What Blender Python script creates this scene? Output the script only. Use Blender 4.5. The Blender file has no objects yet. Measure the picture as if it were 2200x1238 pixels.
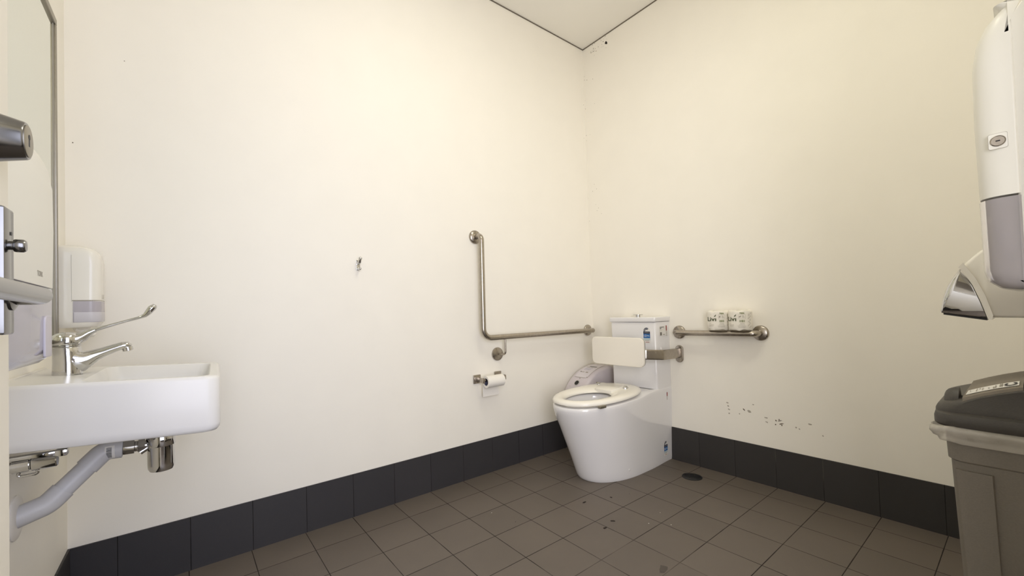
import bpy, bmesh, math, random
from mathutils import Vector, Matrix
random.seed(7)
PI = math.pi
C = bpy.context.scene.collection
LOC = {}          # world position of the origin each part is modelled against

# ------------------------------------------------------------------ materials
def lin(c):
    c = c / 255.0
    return c / 12.92 if c <= .04045 else ((c + .055) / 1.055) ** 2.4

def rgb(r, g, b):
    return (lin(r), lin(g), lin(b), 1)

def mat(name, col, rough=.5, metal=0., noise=0., nscale=40., bump=0., bscale=200., coat=0., trans=0., ior=1.45, alpha=1., stretch=None, spec=.5):
    m = bpy.data.materials.new(name); m.use_nodes = True
    nt = m.node_tree; N = nt.nodes; L = nt.links
    p = N['Principled BSDF']
    p.inputs['Base Color'].default_value = col
    p.inputs['Roughness'].default_value = rough
    p.inputs['Metallic'].default_value = metal
    p.inputs['Coat Weight'].default_value = coat
    p.inputs['Coat Roughness'].default_value = .05
    p.inputs['Transmission Weight'].default_value = trans
    p.inputs['IOR'].default_value = ior
    p.inputs['Alpha'].default_value = alpha
    p.inputs['Specular IOR Level'].default_value = spec
    tc = N.new('ShaderNodeTexCoord')
    src = tc.outputs['Object']
    if stretch:
        mp = N.new('ShaderNodeMapping'); mp.inputs['Scale'].default_value = stretch
        L.new(src, mp.inputs['Vector']); src = mp.outputs['Vector']
    if noise:
        n = N.new('ShaderNodeTexNoise'); n.inputs['Scale'].default_value = nscale; n.inputs['Detail'].default_value = 6
        L.new(src, n.inputs['Vector'])
        r = N.new('ShaderNodeMapRange'); r.inputs['To Min'].default_value = 1 - noise; r.inputs['To Max'].default_value = 1 + noise
        r.inputs['From Min'].default_value = .25; r.inputs['From Max'].default_value = .75
        L.new(n.outputs['Fac'], r.inputs['Value'])
        mx = N.new('ShaderNodeVectorMath'); mx.operation = 'SCALE'
        mx.inputs[0].default_value = col[:3]
        L.new(r.outputs['Result'], mx.inputs['Scale']); L.new(mx.outputs['Vector'], p.inputs['Base Color'])
        r2 = N.new('ShaderNodeMapRange'); r2.inputs['To Min'].default_value = max(.02, rough - noise * .4); r2.inputs['To Max'].default_value = min(1, rough + noise * .4)
        L.new(n.outputs['Fac'], r2.inputs['Value']); L.new(r2.outputs['Result'], p.inputs['Roughness'])
    if bump:
        n2 = N.new('ShaderNodeTexNoise'); n2.inputs['Scale'].default_value = bscale; n2.inputs['Detail'].default_value = 4
        L.new(src, n2.inputs['Vector'])
        b = N.new('ShaderNodeBump'); b.inputs['Strength'].default_value = bump; b.inputs['Distance'].default_value = .002
        L.new(n2.outputs['Fac'], b.inputs['Height']); L.new(b.outputs['Normal'], p.inputs['Normal'])
    return m

def tile_mat(name, col, grout, axes, off, size, mortar, rough, var=.1, grout2=None, spec=.4):
    """square tiles laid on the given pair of object axes"""
    m = bpy.data.materials.new(name); m.use_nodes = True
    nt = m.node_tree; N = nt.nodes; L = nt.links
    p = N['Principled BSDF']; p.inputs['Specular IOR Level'].default_value = spec
    tc = N.new('ShaderNodeTexCoord')
    sp = N.new('ShaderNodeSeparateXYZ'); L.new(tc.outputs['Object'], sp.inputs[0])
    dist = []; cells = []
    for a, o, s in zip(axes, off, size):
        ad = N.new('ShaderNodeMath'); ad.operation = 'ADD'; ad.inputs[1].default_value = o
        L.new(sp.outputs[a], ad.inputs[0])
        dv = N.new('ShaderNodeMath'); dv.operation = 'DIVIDE'; dv.inputs[1].default_value = s
        L.new(ad.outputs[0], dv.inputs[0])
        fl = N.new('ShaderNodeMath'); fl.operation = 'FLOOR'; L.new(dv.outputs[0], fl.inputs[0]); cells.append(fl)
        pp = N.new('ShaderNodeMath'); pp.operation = 'PINGPONG'; pp.inputs[1].default_value = .5
        L.new(dv.outputs[0], pp.inputs[0])
        ml = N.new('ShaderNodeMath'); ml.operation = 'MULTIPLY'; ml.inputs[1].default_value = s
        L.new(pp.outputs[0], ml.inputs[0]); dist.append(ml)
    if len(dist) == 2:
        mn = N.new('ShaderNodeMath'); mn.operation = 'MINIMUM'
        L.new(dist[0].outputs[0], mn.inputs[0]); L.new(dist[1].outputs[0], mn.inputs[1])
    else:
        mn = dist[0]
    nz = N.new('ShaderNodeTexNoise'); nz.inputs['Scale'].default_value = 9; nz.inputs['Detail'].default_value = 5
    L.new(tc.outputs['Object'], nz.inputs['Vector'])
    wob = N.new('ShaderNodeMath'); wob.operation = 'MULTIPLY_ADD'; wob.inputs[1].default_value = .0016; wob.inputs[2].default_value = -.0008
    L.new(nz.outputs['Fac'], wob.inputs[0])
    md = N.new('ShaderNodeMath'); md.operation = 'ADD'; L.new(mn.outputs[0], md.inputs[0]); L.new(wob.outputs[0], md.inputs[1])
    g = N.new('ShaderNodeMapRange'); g.inputs['From Min'].default_value = mortar * .7; g.inputs['From Max'].default_value = mortar * 1.3
    L.new(md.outputs[0], g.inputs['Value'])           # 0 in grout, 1 on tile
    # tile colour: cell to cell variation, fine speckle, soft smears
    cb = N.new('ShaderNodeCombineXYZ')
    L.new(cells[0].outputs[0], cb.inputs[0])
    if len(cells) == 2: L.new(cells[1].outputs[0], cb.inputs[1])
    wn = N.new('ShaderNodeTexWhiteNoise'); L.new(cb.outputs[0], wn.inputs['Vector'])
    sm = N.new('ShaderNodeTexNoise'); sm.inputs['Scale'].default_value = 3.5; sm.inputs['Detail'].default_value = 6; sm.inputs['Roughness'].default_value = .6
    L.new(tc.outputs['Object'], sm.inputs['Vector'])
    fs = N.new('ShaderNodeTexNoise'); fs.inputs['Scale'].default_value = 420; fs.inputs['Detail'].default_value = 2
    L.new(tc.outputs['Object'], fs.inputs['Vector'])
    acc = None
    for nd, k in ((wn.outputs['Value'], var * .7), (sm.outputs['Fac'], var * 1.7), (fs.outputs['Fac'], var * 1.1)):
        q = N.new('ShaderNodeMath'); q.operation = 'MULTIPLY_ADD'; q.inputs[1].default_value = k; q.inputs[2].default_value = -k / 2
        L.new(nd, q.inputs[0])
        if acc is None: acc = q
        else:
            w = N.new('ShaderNodeMath'); w.operation = 'ADD'; L.new(acc.outputs[0], w.inputs[0]); L.new(q.outputs[0], w.inputs[1]); acc = w
    one = N.new('ShaderNodeMath'); one.operation = 'ADD'; one.inputs[1].default_value = 1; L.new(acc.outputs[0], one.inputs[0])
    sc = N.new('ShaderNodeVectorMath'); sc.operation = 'SCALE'; sc.inputs[0].default_value = col[:3]
    L.new(one.outputs[0], sc.inputs['Scale'])
    gm = N.new('ShaderNodeMix'); gm.data_type = 'RGBA'
    gm.inputs['A'].default_value = grout; gm.inputs['B'].default_value = grout2 or grout
    gn = N.new('ShaderNodeTexNoise'); gn.inputs['Scale'].default_value = 2.6; gn.inputs['Detail'].default_value = 3
    L.new(tc.outputs['Object'], gn.inputs['Vector'])
    gr = N.new('ShaderNodeMapRange'); gr.inputs['From Min'].default_value = .56; gr.inputs['From Max'].default_value = .68
    L.new(gn.outputs['Fac'], gr.inputs['Value']); L.new(gr.outputs['Result'], gm.inputs['Factor'])
    mx = N.new('ShaderNodeMix'); mx.data_type = 'RGBA'
    L.new(g.outputs['Result'], mx.inputs['Factor']); L.new(gm.outputs['Result'], mx.inputs['A']); L.new(sc.outputs['Vector'], mx.inputs['B'])
    L.new(mx.outputs['Result'], p.inputs['Base Color'])
    rr = N.new('ShaderNodeMapRange'); rr.inputs['To Min'].default_value = .9; rr.inputs['To Max'].default_value = rough
    L.new(g.outputs['Result'], rr.inputs['Value']); L.new(rr.outputs['Result'], p.inputs['Roughness'])
    b = N.new('ShaderNodeBump'); b.inputs['Strength'].default_value = .5; b.inputs['Distance'].default_value = .0015
    L.new(g.outputs['Result'], b.inputs['Height'])
    b2 = N.new('ShaderNodeBump'); b2.inputs['Strength'].default_value = .12; b2.inputs['Distance'].default_value = .001
    L.new(fs.outputs['Fac'], b2.inputs['Height']); L.new(b.outputs['Normal'], b2.inputs['Normal'])
    L.new(b2.outputs['Normal'], p.inputs['Normal'])
    return m

WALLC = (.89, .858, .782, 1)
M = {}
M['wall'] = mat('wall_paint', WALLC, .55, noise=.012, nscale=6, bump=.06, bscale=160)
M['ceiling'] = mat('ceiling_paint', (.88, .86, .80, 1), .8, bump=.05, bscale=120)
M['floor'] = tile_mat('floor_tile', (.128, .107, .089, 1), (.012, .009, .007, 1), (0, 1), (.137, .184), (.2, .2), .0014, .5, .16, (.12, .10, .082, 1))
M['skirtA'] = tile_mat('skirting_tile_long', (.037, .035, .038, 1), (.006, .005, .005, 1), (0,), (.131,), (.2,), .0011, .5, .14, (.045, .042, .04, 1))
M['skirtB'] = tile_mat('skirting_tile_short', (.037, .034, .033, 1), (.012, .011, .010, 1), (1,), (.1805,), (.2,), .0011, .5, .14, (.10, .092, .08, 1))
M['gap'] = mat('shadow_line', (.16, .14, .11, 1), .7)
M['speck'] = mat('dirt_speck', (.10, .075, .045, 1), .9)
M['scuff'] = mat('grey_scuff', (.42, .385, .33, 1), .8)
M['debris'] = mat('dark_debris', (.02, .015, .012, 1), .9)
M['ceramic'] = mat('white_ceramic', (.79, .78, .785, 1), .12, coat=.6, noise=.01, nscale=4)
M['basinware'] = mat('basin_ceramic', (.765, .755, .74, 1), .27, spec=.4, noise=.01, nscale=4)
M['seat'] = mat('seat_plastic', (.86, .83, .76, 1), .22, coat=.2, noise=.008, nscale=5)
M['padding'] = mat('backrest_pad', (.82, .78, .70, 1), .45, noise=.01, nscale=8, bump=.05, bscale=300)
M['steel'] = mat('brushed_steel', (.42, .38, .33, 1), .26, 1, noise=.10, nscale=60, bump=.03, bscale=500)
M['steel2'] = mat('satin_door_steel', (.21, .205, .20, 1), .2, 1, noise=.06, nscale=40)
M['chrome'] = mat('chrome', (.60, .595, .585, 1), .05, 1, noise=.02, nscale=10)
M['alu'] = mat('mirror_frame_aluminium', (.34, .315, .265, 1), .45, 1, noise=.05, nscale=50)
M['mirror'] = mat('mirror_silver', (.79, .82, .755, 1), .015, 1, noise=.004, nscale=2)
M['plastic'] = mat('white_plastic', (.83, .80, .73, 1), .25, coat=.25, noise=.01, nscale=5)
M['plastic2'] = mat('pale_dispenser_plastic', (.80, .785, .71, 1), .3, coat=.2, noise=.01, nscale=5)
M['lilac'] = mat('lilac_white_plastic', (.61, .56, .59, 1), .35, noise=.02, nscale=10)
M['window'] = mat('clear_grey_plastic', (.62, .585, .585, 1), .14, trans=.55, ior=1.25)
M['lilacwin'] = mat('clear_lilac_plastic', (.78, .76, .84, 1), .10, trans=.6, ior=1.25)
M['papertowel'] = mat('paper_towel', (.78, .76, .78, 1), .9, noise=.03, nscale=60, bump=.2, bscale=120)
M['tissue'] = mat('toilet_tissue', (.86, .83, .77, 1), .95, noise=.015, nscale=80, bump=.15, bscale=300)
M['core'] = mat('cardboard_core', (.10, .10, .16, 1), .8, noise=.05, nscale=30)
M['wrap'] = mat('paper_wrap', (.82, .785, .70, 1), .65, noise=.02, nscale=30, bump=.5, bscale=70)
M['green'] = mat('green_ink', (.055, .07, .02, 1), .6)
M['palegreen'] = mat('pale_green_ink', (.20, .23, .09, 1), .6)
M['greyink'] = mat('grey_ink', (.36, .33, .28, 1), .6)
M['blackink'] = mat('black_ink', (.025, .025, .03, 1), .6)
M['redink'] = mat('red_ink', (.30, .03, .03, 1), .6)
M['blue'] = mat('blue_ink', (.02, .14, .42, 1), .45)
M['navy'] = mat('navy_ink', (.008, .018, .06, 1), .45)
M['sticker'] = mat('sticker_white', (.80, .78, .74, 1), .4)
M['stickerblue'] = mat('sticker_pale_blue', (.50, .60, .62, 1), .4)
M['black'] = mat('black_plastic', (.012, .011, .011, 1), .45)
M['pvc'] = mat('grey_pvc', (.60, .595, .60, 1), .38, noise=.03, nscale=25)
M['flange'] = mat('white_pvc', (.80, .77, .72, 1), .4, noise=.01, nscale=20)
M['binbody'] = mat('grey_bin_plastic', (.185, .165, .135, 1), .55, noise=.06, nscale=300, bump=.2, bscale=350)
M['binlid'] = mat('dark_grey_bin_lid', (.062, .056, .048, 1), .5, noise=.06, nscale=260, bump=.2, bscale=350)
M['binflap'] = mat('mid_grey_bin_flap', (.20, .172, .135, 1), .55, noise=.06, nscale=260, bump=.2, bscale=350)
M['bag'] = mat('clear_bin_bag', (.66, .62, .54, 1), .28, alpha=.45, bump=1., bscale=38, noise=.12, nscale=26)
M['door'] = mat('door_paint', (.80, .76, .66, 1), .5, noise=.01, nscale=6, bump=.03, bscale=150)
M['drain'] = mat('drain_dark', (.014, .014, .015, 1), .35, noise=.1, nscale=40)
M['water'] = mat('bowl_water', (.85, .88, .87, 1), .02, trans=.9, ior=1.33)

# ------------------------------------------------------------------ object helpers
def finish(bm, name, m, parent=None, smooth=True, angle=38, mats=None):
    bmesh.ops.recalc_face_normals(bm, faces=bm.faces)
    me = bpy.data.meshes.new(name)
    bm.to_mesh(me); bm.free()
    for q in (mats or [m]): me.materials.append(q)
    if smooth:
        me.polygons.foreach_set('use_smooth', [True] * len(me.polygons))
        me.set_sharp_from_angle(angle=math.radians(angle))
    o = bpy.data.objects.new(name, me); C.objects.link(o)
    if parent is not None:
        o.parent = parent
        off = LOC[parent.name]
        me.transform(Matrix.Translation(-off))
        LOC[o.name] = off
    return o

def thing(name, label, cat, loc, group=None):
    o = bpy.data.objects.new(name, None); C.objects.link(o)
    o.empty_display_size = .05
    o.location = loc; LOC[o.name] = Vector(loc)
    o['label'] = label; o['category'] = cat
    if group: o['group'] = group
    return o

def struct(name, bm, m, **k):
    o = finish(bm, name, m, **k); o['kind'] = 'structure'; return o

def new(): return bmesh.new()

def box(bm, a, b, bev=0, seg=3, mi=0):
    a = Vector(a); b = Vector(b)
    r = bmesh.ops.create_cube(bm, size=1, matrix=Matrix.Translation((a + b) / 2) @ Matrix.Diagonal((*(Vector([abs(x) for x in (b - a)])), 1)))
    vs = set(r['verts'])
    fs = {f for v in vs for f in v.link_faces}
    for f in fs: f.material_index = mi
    if bev:
        es = list({e for v in vs for e in v.link_edges})
        bmesh.ops.bevel(bm, geom=es, offset=bev, segments=seg, profile=.5, affect='EDGES')
    return bm

def ring_face(bm, pts): return [bm.verts.new(p) for p in pts]

def bridge(bm, a, b, closed=True, mi=0):
    n = len(a); out = []
    for i in range(n if closed else n - 1):
        j = (i + 1) % n
        try:
            f = bm.faces.new((a[i], a[j], b[j], b[i])); f.material_index = mi; out.append(f)
        except ValueError: pass
    return out

def cap(bm, r, mi=0):
    try:
        f = bm.faces.new(r); f.material_index = mi
    except ValueError: pass

def loft(bm, rings, cap0=True, cap1=True, mi=0):
    vr = [ring_face(bm, r) for r in rings]
    for a, b in zip(vr, vr[1:]): bridge(bm, a, b, mi=mi)
    if cap0: cap(bm, vr[0], mi)
    if cap1: cap(bm, vr[-1], mi)
    return vr

def frame(d):
    d = Vector(d).normalized()
    u = d.cross(Vector((0, 0, 1)))
    if u.length < 1e-4: u = Vector((0, 1, 0))
    u.normalize(); v = u.cross(d).normalized()
    return u, v

def lathe(bm, prof, org, axis=(0, 0, 1), n=32, mi=0, cap0=True, cap1=True):
    """prof: list of (radius, distance along axis)"""
    axis = Vector(axis).normalized(); u, v = frame(axis); org = Vector(org)
    rings = [[org + axis * h + (u * math.cos(2 * PI * k / n) + v * math.sin(2 * PI * k / n)) * r for k in range(n)] for r, h in prof]
    return loft(bm, rings, cap0, cap1, mi)

def fillet(pts, rads, n=8):
    pts = [Vector(p) for p in pts]; out = [pts[0]]
    for i in range(1, len(pts) - 1):
        p = pts[i]; a = (pts[i - 1] - p); b = (pts[i + 1] - p); r = rads[i - 1] if isinstance(rads, (list, tuple)) else rads
        an = a.normalized(); bn = b.normalized(); th = an.angle(bn)
        d = min(r / math.tan(th / 2), a.length * .49, b.length * .49); rr = d * math.tan(th / 2)
        cen = p + (an + bn).normalized() * (rr / math.sin(th / 2))
        s = p + an * d; e = p + bn * d
        vs = (s - cen); ve = (e - cen); ang = vs.angle(ve); ax = vs.cross(ve).normalized()
        for k in range(n + 1): out.append(cen + Matrix.Rotation(ang * k / n, 3, ax) @ vs)
    out.append(pts[-1]); return out

def sweep(bm, path, rad, n=20, caps=True, mi=0, up=None, e=2):
    """rad: number, or list of (ru, rv) per path point"""
    path = [Vector(p) for p in path]
    t = (path[1] - path[0]).normalized()
    if up is not None:
        u = Vector(up); u = (u - t * u.dot(t)).normalized()
    else: u, _ = frame(t)
    rings = []
    for i, p in enumerate(path):
        if i == 0: tn = (path[1] - path[0])
        elif i == len(path) - 1: tn = path[-1] - path[-2]
        else: tn = (path[i + 1] - p).normalized() + (p - path[i - 1]).normalized()
        tn.normalize()
        q = t.rotation_difference(tn); u = q @ u; u = (u - tn * u.dot(tn)).normalized(); t = tn
        v = t.cross(u)
        r = rad[i] if isinstance(rad, list) else rad
        ru, rv = r if isinstance(r, tuple) else (r, r)
        sg = lambda x: math.copysign(abs(x) ** (2 / e), x)
        rings.append([p + u * sg(math.cos(2 * PI * k / n)) * ru + v * sg(math.sin(2 * PI * k / n)) * rv for k in range(n)])
    return loft(bm, rings, caps, caps, mi)

def rrect(cx, cy, hx, hy, r, n=5):
    """rounded rectangle, counter-clockwise 2-D points; r one number or four (+x+y, -x+y, -x-y, +x-y)"""
    rs = r if isinstance(r, (list, tuple)) else [r] * 4
    out = []
    for (sx, sy), a0, q in zip(((1, 1), (-1, 1), (-1, -1), (1, -1)), (0, PI / 2, PI, 1.5 * PI), rs):
        q = max(q, 1e-5)
        for k in range(n + 1):
            a = a0 + PI / 2 * k / n
            out.append((cx + sx * (hx - q) + q * math.cos(a), cy + sy * (hy - q) + q * math.sin(a)))
    return out

def slab(bm, pts2, fn, t0, t1, bev=0, mi=0):
    """solid between heights t0..t1 over a 2-D outline, edges eased by shrinking; fn maps (a, b, t) to space"""
    cx = sum(p[0] for p in pts2) / len(pts2); cy = sum(p[1] for p in pts2) / len(pts2)
    w = max(abs(p[0] - cx) for p in pts2); h = max(abs(p[1] - cy) for p in pts2)
    def sh(d): return [(cx + (x - cx) * (1 - d / w), cy + (y - cy) * (1 - d / h)) for x, y in pts2]
    rings = []
    if bev:
        s = 1 if t1 > t0 else -1
        for k in range(4):
            a = PI / 2 * k / 3; rings.append([fn(x, y, t0 + s * bev * (1 - math.sin(a))) for x, y in sh(bev * (1 - math.cos(a)))][:])
        rings = rings[::-1]
        rings = [[fn(x, y, t0) for x, y in sh(bev)]] + [[fn(x, y, t0 + s * bev * (1 - math.cos(PI / 2 * k / 3))) for x, y in sh(bev * (1 - math.sin(PI / 2 * k / 3)))] for k in (1, 2, 3)]
        rings += [[fn(x, y, t1 - s * bev * (1 - math.sin(PI / 2 * k / 3))) for x, y in sh(bev * (1 - math.cos(PI / 2 * k / 3)))] for k in (0, 1, 2, 3)]
    else:
        rings = [[fn(x, y, t0) for x, y in pts2], [fn(x, y, t1) for x, y in pts2]]
    loft(bm, rings, mi=mi)
    return bm

def text(bm, body, size, fn, mi=0, wide=1.0, center=True, bold=0.0):
    """lettering: fn maps (a, b) in metres on the surface to space"""
    cu = bpy.data.curves.new('lettering', 'FONT'); cu.body = body; cu.size = size; cu.resolution_u = 3
    cu.offset = bold
    cu.align_x = 'CENTER' if center else 'LEFT'; cu.align_y = 'CENTER'
    ob = bpy.data.objects.new('lettering', cu); C.objects.link(ob)
    dg = bpy.context.evaluated_depsgraph_get()
    me = bpy.data.meshes.new_from_object(ob.evaluated_get(dg))
    vs = [bm.verts.new(fn(v.co.x * wide, v.co.y)) for v in me.vertices]
    for p in me.polygons:
        try:
            f = bm.faces.new([vs[i] for i in p.vertices]); f.material_index = mi
        except ValueError: pass
    bpy.data.objects.remove(ob); bpy.data.curves.remove(cu); bpy.data.meshes.remove(me)

def patch(bm, x0, y0, x1, y1, fn, mi=0, n=1):
    """flat printed patch (n columns so that it can follow a curve)"""
    lo = [bm.verts.new(fn(x0 + (x1 - x0) * i / n, y0)) for i in range(n + 1)]
    hi = [bm.verts.new(fn(x0 + (x1 - x0) * i / n, y1)) for i in range(n + 1)]
    for i in range(n):
        f = bm.faces.new((lo[i], lo[i + 1], hi[i + 1], hi[i])); f.material_index = mi

def barcode(bm, x0, y0, x1, y1, fn, mi, seed=1, step=.5):
    rr = random.Random(seed); x = x0; u = (x1 - x0) / 26
    while x < x1:
        w = u * rr.choice((.7, .7, 1.3, 2)); patch(bm, x, y0, min(x + w, x1), y1, fn, mi); x += w + u * rr.choice((.7, 1, 1.5))

def blob(bm, c, r, fn, mi, stretch=1., ang=0., n=9, seed=0):
    rr = random.Random(seed)
    vs = []
    for k in range(n):
        a = 2 * PI * k / n; q = r * (.7 + .6 * rr.random())
        x = q * math.cos(a) * stretch; y = q * math.sin(a)
        vs.append(bm.verts.new(fn(c[0] + x * math.cos(ang) - y * math.sin(ang), c[1] + x * math.sin(ang) + y * math.cos(ang))))
    f = bm.faces.new(vs); f.material_index = mi

# ------------------------------------------------------------------ the room
XC, YD, H = -2.651, -2.15, 2.8687
DX0, DX1, DH = -2.56, -1.62, 2.08     # doorway behind the camera
T = .1
bm = new(); box(bm, (XC - 1.6, -4.6, -.1), (T, T, 0))
onf = lambda x, y: Vector((x, y, .0006))
for i, (p, r, s) in enumerate([((-.836, -.63), .006, 2), ((-.698, -.683), .005, 1.6), ((-.877, -.834), .007, 1.3), ((-.948, -.848), .006, 2.2), ((-.60, -.72), .002, 1), ((-1.2, -.55), .002, 1)]):
    blob(bm, p, r, onf, 1, s, i * 1.1, seed=i)
for i, (p, r) in enumerate([((-.78, -.95), .002), ((-.72, -1.02), .0022), ((-.66, -.93), .0016), ((-1.23, -.41), .002)]): blob(bm, p, r, onf, 2, 1, 0, seed=20 + i)
blob(bm, (-1.016, -1.165), .016, onf, 3, 1.3, .4, seed=40)
struct('floor', bm, M['floor'], smooth=False, mats=[M['floor'], M['debris'], M['sticker'], mat('floor_stain', (.075, .062, .052, 1), .6)])
bm = new(); box(bm, (XC - T, YD - T, H), (T, T, H + .1)); struct('ceiling', bm, M['ceiling'], smooth=False)
# long wall with the hook and the L-shaped rail
bm = new(); box(bm, (XC - T, 0, 0), (T, T, H))
onA = lambda x, z: Vector((x, -.0006, z))
for i, (p, r) in enumerate([((-2.501, 1.889), .0013), ((-2.632, 1.56), .0016), ((-.02, 2.2), .0015), ((-.012, 2.45), .0018)]): blob(bm, p, r, onA, 1, 1.3, i, seed=i)
struct('wall_back', bm, M['wall'], smooth=False, mats=[M['wall'], M['speck']])
# wall behind the toilet
bm = new(); box(bm, (0, YD - T, 0), (T, 0, H))
onB = lambda y, z: Vector((-.0006, y, z))
k = 0
for (y, z), r, s, a, mi in [((-.95, .395), .005, 1.5, 0, 2), ((-.953, .378), .005, 1.4, .3, 2), ((-.957, .360), .005, 1.3, .3, 2), ((-.957, .338), .005, 1.3, -.5, 2),
                            ((-1.012, .345), .004, 1.2, .8, 2), ((-1.035, .371), .0035, 2.2, .9, 1), ((-1.063, .366), .008, 1.5, .2, 2), ((-1.083, .405), .004, 1.7, 0, 2),
                            ((-1.143, .347), .004, 2.8, 0, 2), ((-1.145, .325), .004, 2.2, .3, 2), ((-1.188, .341), .004, 1.2, .8, 1), ((-1.206, .343), .0022, 6, -.3, 1),
                            ((-1.214, .329), .003, 5, -.3, 1), ((-1.186, .320), .004, 1, 0, 1), ((-1.214, .321), .003, 1.6, -.3, 1), ((-1.203, .349), .003, 1.3, 0, 1),
                            ((-1.276, .323), .005, 1, 0, 2), ((-1.29, .318), .004, 1, 0, 2), ((-1.335, .350), .005, 2.2, 0, 2), ((-1.385, .305), .004, 1, .5, 2)]:
    blob(bm, (y, z), r * .8, onB, mi, s, a, seed=k); k += 1
rr = random.Random(5)
for (cy, cz, n, sp) in [(-.105, 2.815, 13, .018), (-.19, 2.835, 12, .02), (-.04, 2.64, 4, .03), (-.03, 2.42, 4, .04), (-.02, 2.2, 3, .05), (-.04, 1.75, 5, .04), (-.05, 1.6, 4, .04)]:
    for q in range(n):
        y = min(cy + rr.gauss(0, sp), -.008); z = min(cz + rr.gauss(0, sp), H - .012)
        blob(bm, (y, z), (.0012 + .0016 * rr.random()) * (1 if cz > 2.5 else .65), onB, 1, 1.5, rr.random() * 3, n=6, seed=q)
blob(bm, (-.217, 2.806), .009, onB, 3, 1.7, 1.1, seed=3)
struct('wall_right', bm, M['wall'], smooth=False, mats=[M['wall'], M['speck'], M['scuff'], M['debris']])
bm = new(); box(bm, (XC - T, YD - T, 0), (XC, 0, H)); struct('wall_left', bm, M['wall'], smooth=False)
bm = new()
box(bm, (XC, YD - T, 0), (DX0, YD, H)); box(bm, (DX1, YD - T, 0), (0, YD, H)); box(bm, (DX0, YD - T, DH), (DX1, YD, H))
struct('wall_front', bm, M['wall'], smooth=False)
SK, ST = .1972, .006
bm = new(); box(bm, (XC, -ST, 0), (0, 0, SK)); struct('baseboard_back', bm, M['skirtA'], smooth=False)
bm = new(); box(bm, (-ST, YD, 0), (0, -ST, SK)); struct('baseboard_right', bm, M['skirtB'], smooth=False)
bm = new(); box(bm, (XC, YD, 0), (XC + ST, -ST, SK)); struct('baseboard_left', bm, M['skirtB'], smooth=False)
bm = new(); box(bm, (DX1, YD, 0), (-ST, YD + ST, SK)); struct('baseboard_front', bm, M['skirtA'], smooth=False)
G = .006
bm = new(); box(bm, (XC, -.004, H - G), (0, 0, H)); struct('trim_1', bm, M['gap'], smooth=False)
bm = new(); box(bm, (-.004, YD, H - G), (0, -.004, H)); struct('trim_2', bm, M['gap'], smooth=False)

# door leaf swung in beside the camera, with its lever, lock plate, snib and key cylinder
XF = -2.515                              # door face
DYE = -1.228                             # free edge
bm = new(); box(bm, (XF - .038, YD, .008), (XF, DYE, DH - .01), .0015, 1)
door = struct('door_1', bm, M['door']); LOC[door.name] = Vector((0, 0, 0))
bm = new(); box(bm, (XF, -1.327, .929), (-2.497, -1.293, 1.071), .0025, 2)
plate = finish(bm, 'lock_plate', M['steel2'], door)
bm = new(); lathe(bm, [(.005, 0), (.005, .003), (.0068, .0035), (.0074, .005), (.0074, .0105), (.006, .0125), (.002, .013)], (-2.497, -1.310, 1.029), (1, 0, 0), 24)
finish(bm, 'snib', M['steel2'], plate)
bm = new(); lathe(bm, [(.0022, 0), (.0022, .0004)], (-2.4968, -1.305, 1.043), (1, 0, 0), 12); finish(bm, 'pin_hole', M['black'], plate)
bm = new()
lv = fillet([(-2.499, -1.305, .972), (-2.464 - .009, -1.305, .972), (-2.464 - .009, -1.62, .972)], .018, 10)
sweep(bm, lv, .0098, 24)
lathe(bm, [(.016, 0), (.016, .004), (.012, .006)], (-2.499, -1.305, .972), (1, 0, 0), 28)
finish(bm, 'lever_handle', M['steel2'], door)
bm = new(); lathe(bm, [(.030, -.003), (.030, .001), (.028, .003), (.0215, .0285), (.0205, .030), (.0185, .030)], (XF, -1.300, 1.153), (1, 0, 0), 40)
cyl = finish(bm, 'lock_cylinder', M['steel2'], door)
bm = new(); lathe(bm, [(.0183, .029), (.0183, .0308), (.0175, .0312)], (XF, -1.300, 1.153), (1, 0, 0), 40); finish(bm, 'key_plug', M['alu'], cyl)
bm = new(); box(bm, (XF + .0305, -1.3015, 1.147), (XF + .0316, -1.2985, 1.159)); lathe(bm, [(.003, .0305), (.003, .0317)], (XF, -1.300, 1.158), (1, 0, 0), 12)
finish(bm, 'keyhole', M['black'], cyl)

# unseen ceiling lights: a panel added to even out the walls, then the downlight -------------------------------------------
LX, LY = -1.2, -1.55
t = thing('ceiling_light', 'added unseen fill light panel in the ceiling nearer the door', 'light', (LX, LY, H))
bm = new(); box(bm, (LX - .3, LY - .3, H - .03), (LX + .3, LY + .3, H), .004, 2); finish(bm, 'light_frame', M['plastic'], t)
em = bpy.data.materials.new('light_diffuser'); em.use_nodes = True
em.node_tree.nodes['Principled BSDF'].inputs['Emission Color'].default_value = (1, .95, .85, 1)
em.node_tree.nodes['Principled BSDF'].inputs['Emission Strength'].default_value = 1
bm = new(); box(bm, (LX - .28, LY - .28, H - .034), (LX + .28, LY + .28, H - .03)); finish(bm, 'diffuser', em, t)
DLX, DLY = -1.4, -1.02
t = thing('downlight', 'small round recessed downlight in the ceiling nearer the long wall', 'light', (DLX, DLY, H))
bm = new(); vr = lathe(bm, [(.078, 0), (.098, 0), (.096, -.008), (.086, -.012), (.080, -.012)], (DLX, DLY, H), (0, 0, 1), 40, cap0=False, cap1=False); bridge(bm, vr[-1], vr[0]); finish(bm, 'bezel', M['plastic'], t)
bm = new(); lathe(bm, [(.0795, 0), (.0795, -.009)], (DLX, DLY, H), (0, 0, 1), 40); finish(bm, 'lens', em, t)

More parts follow.
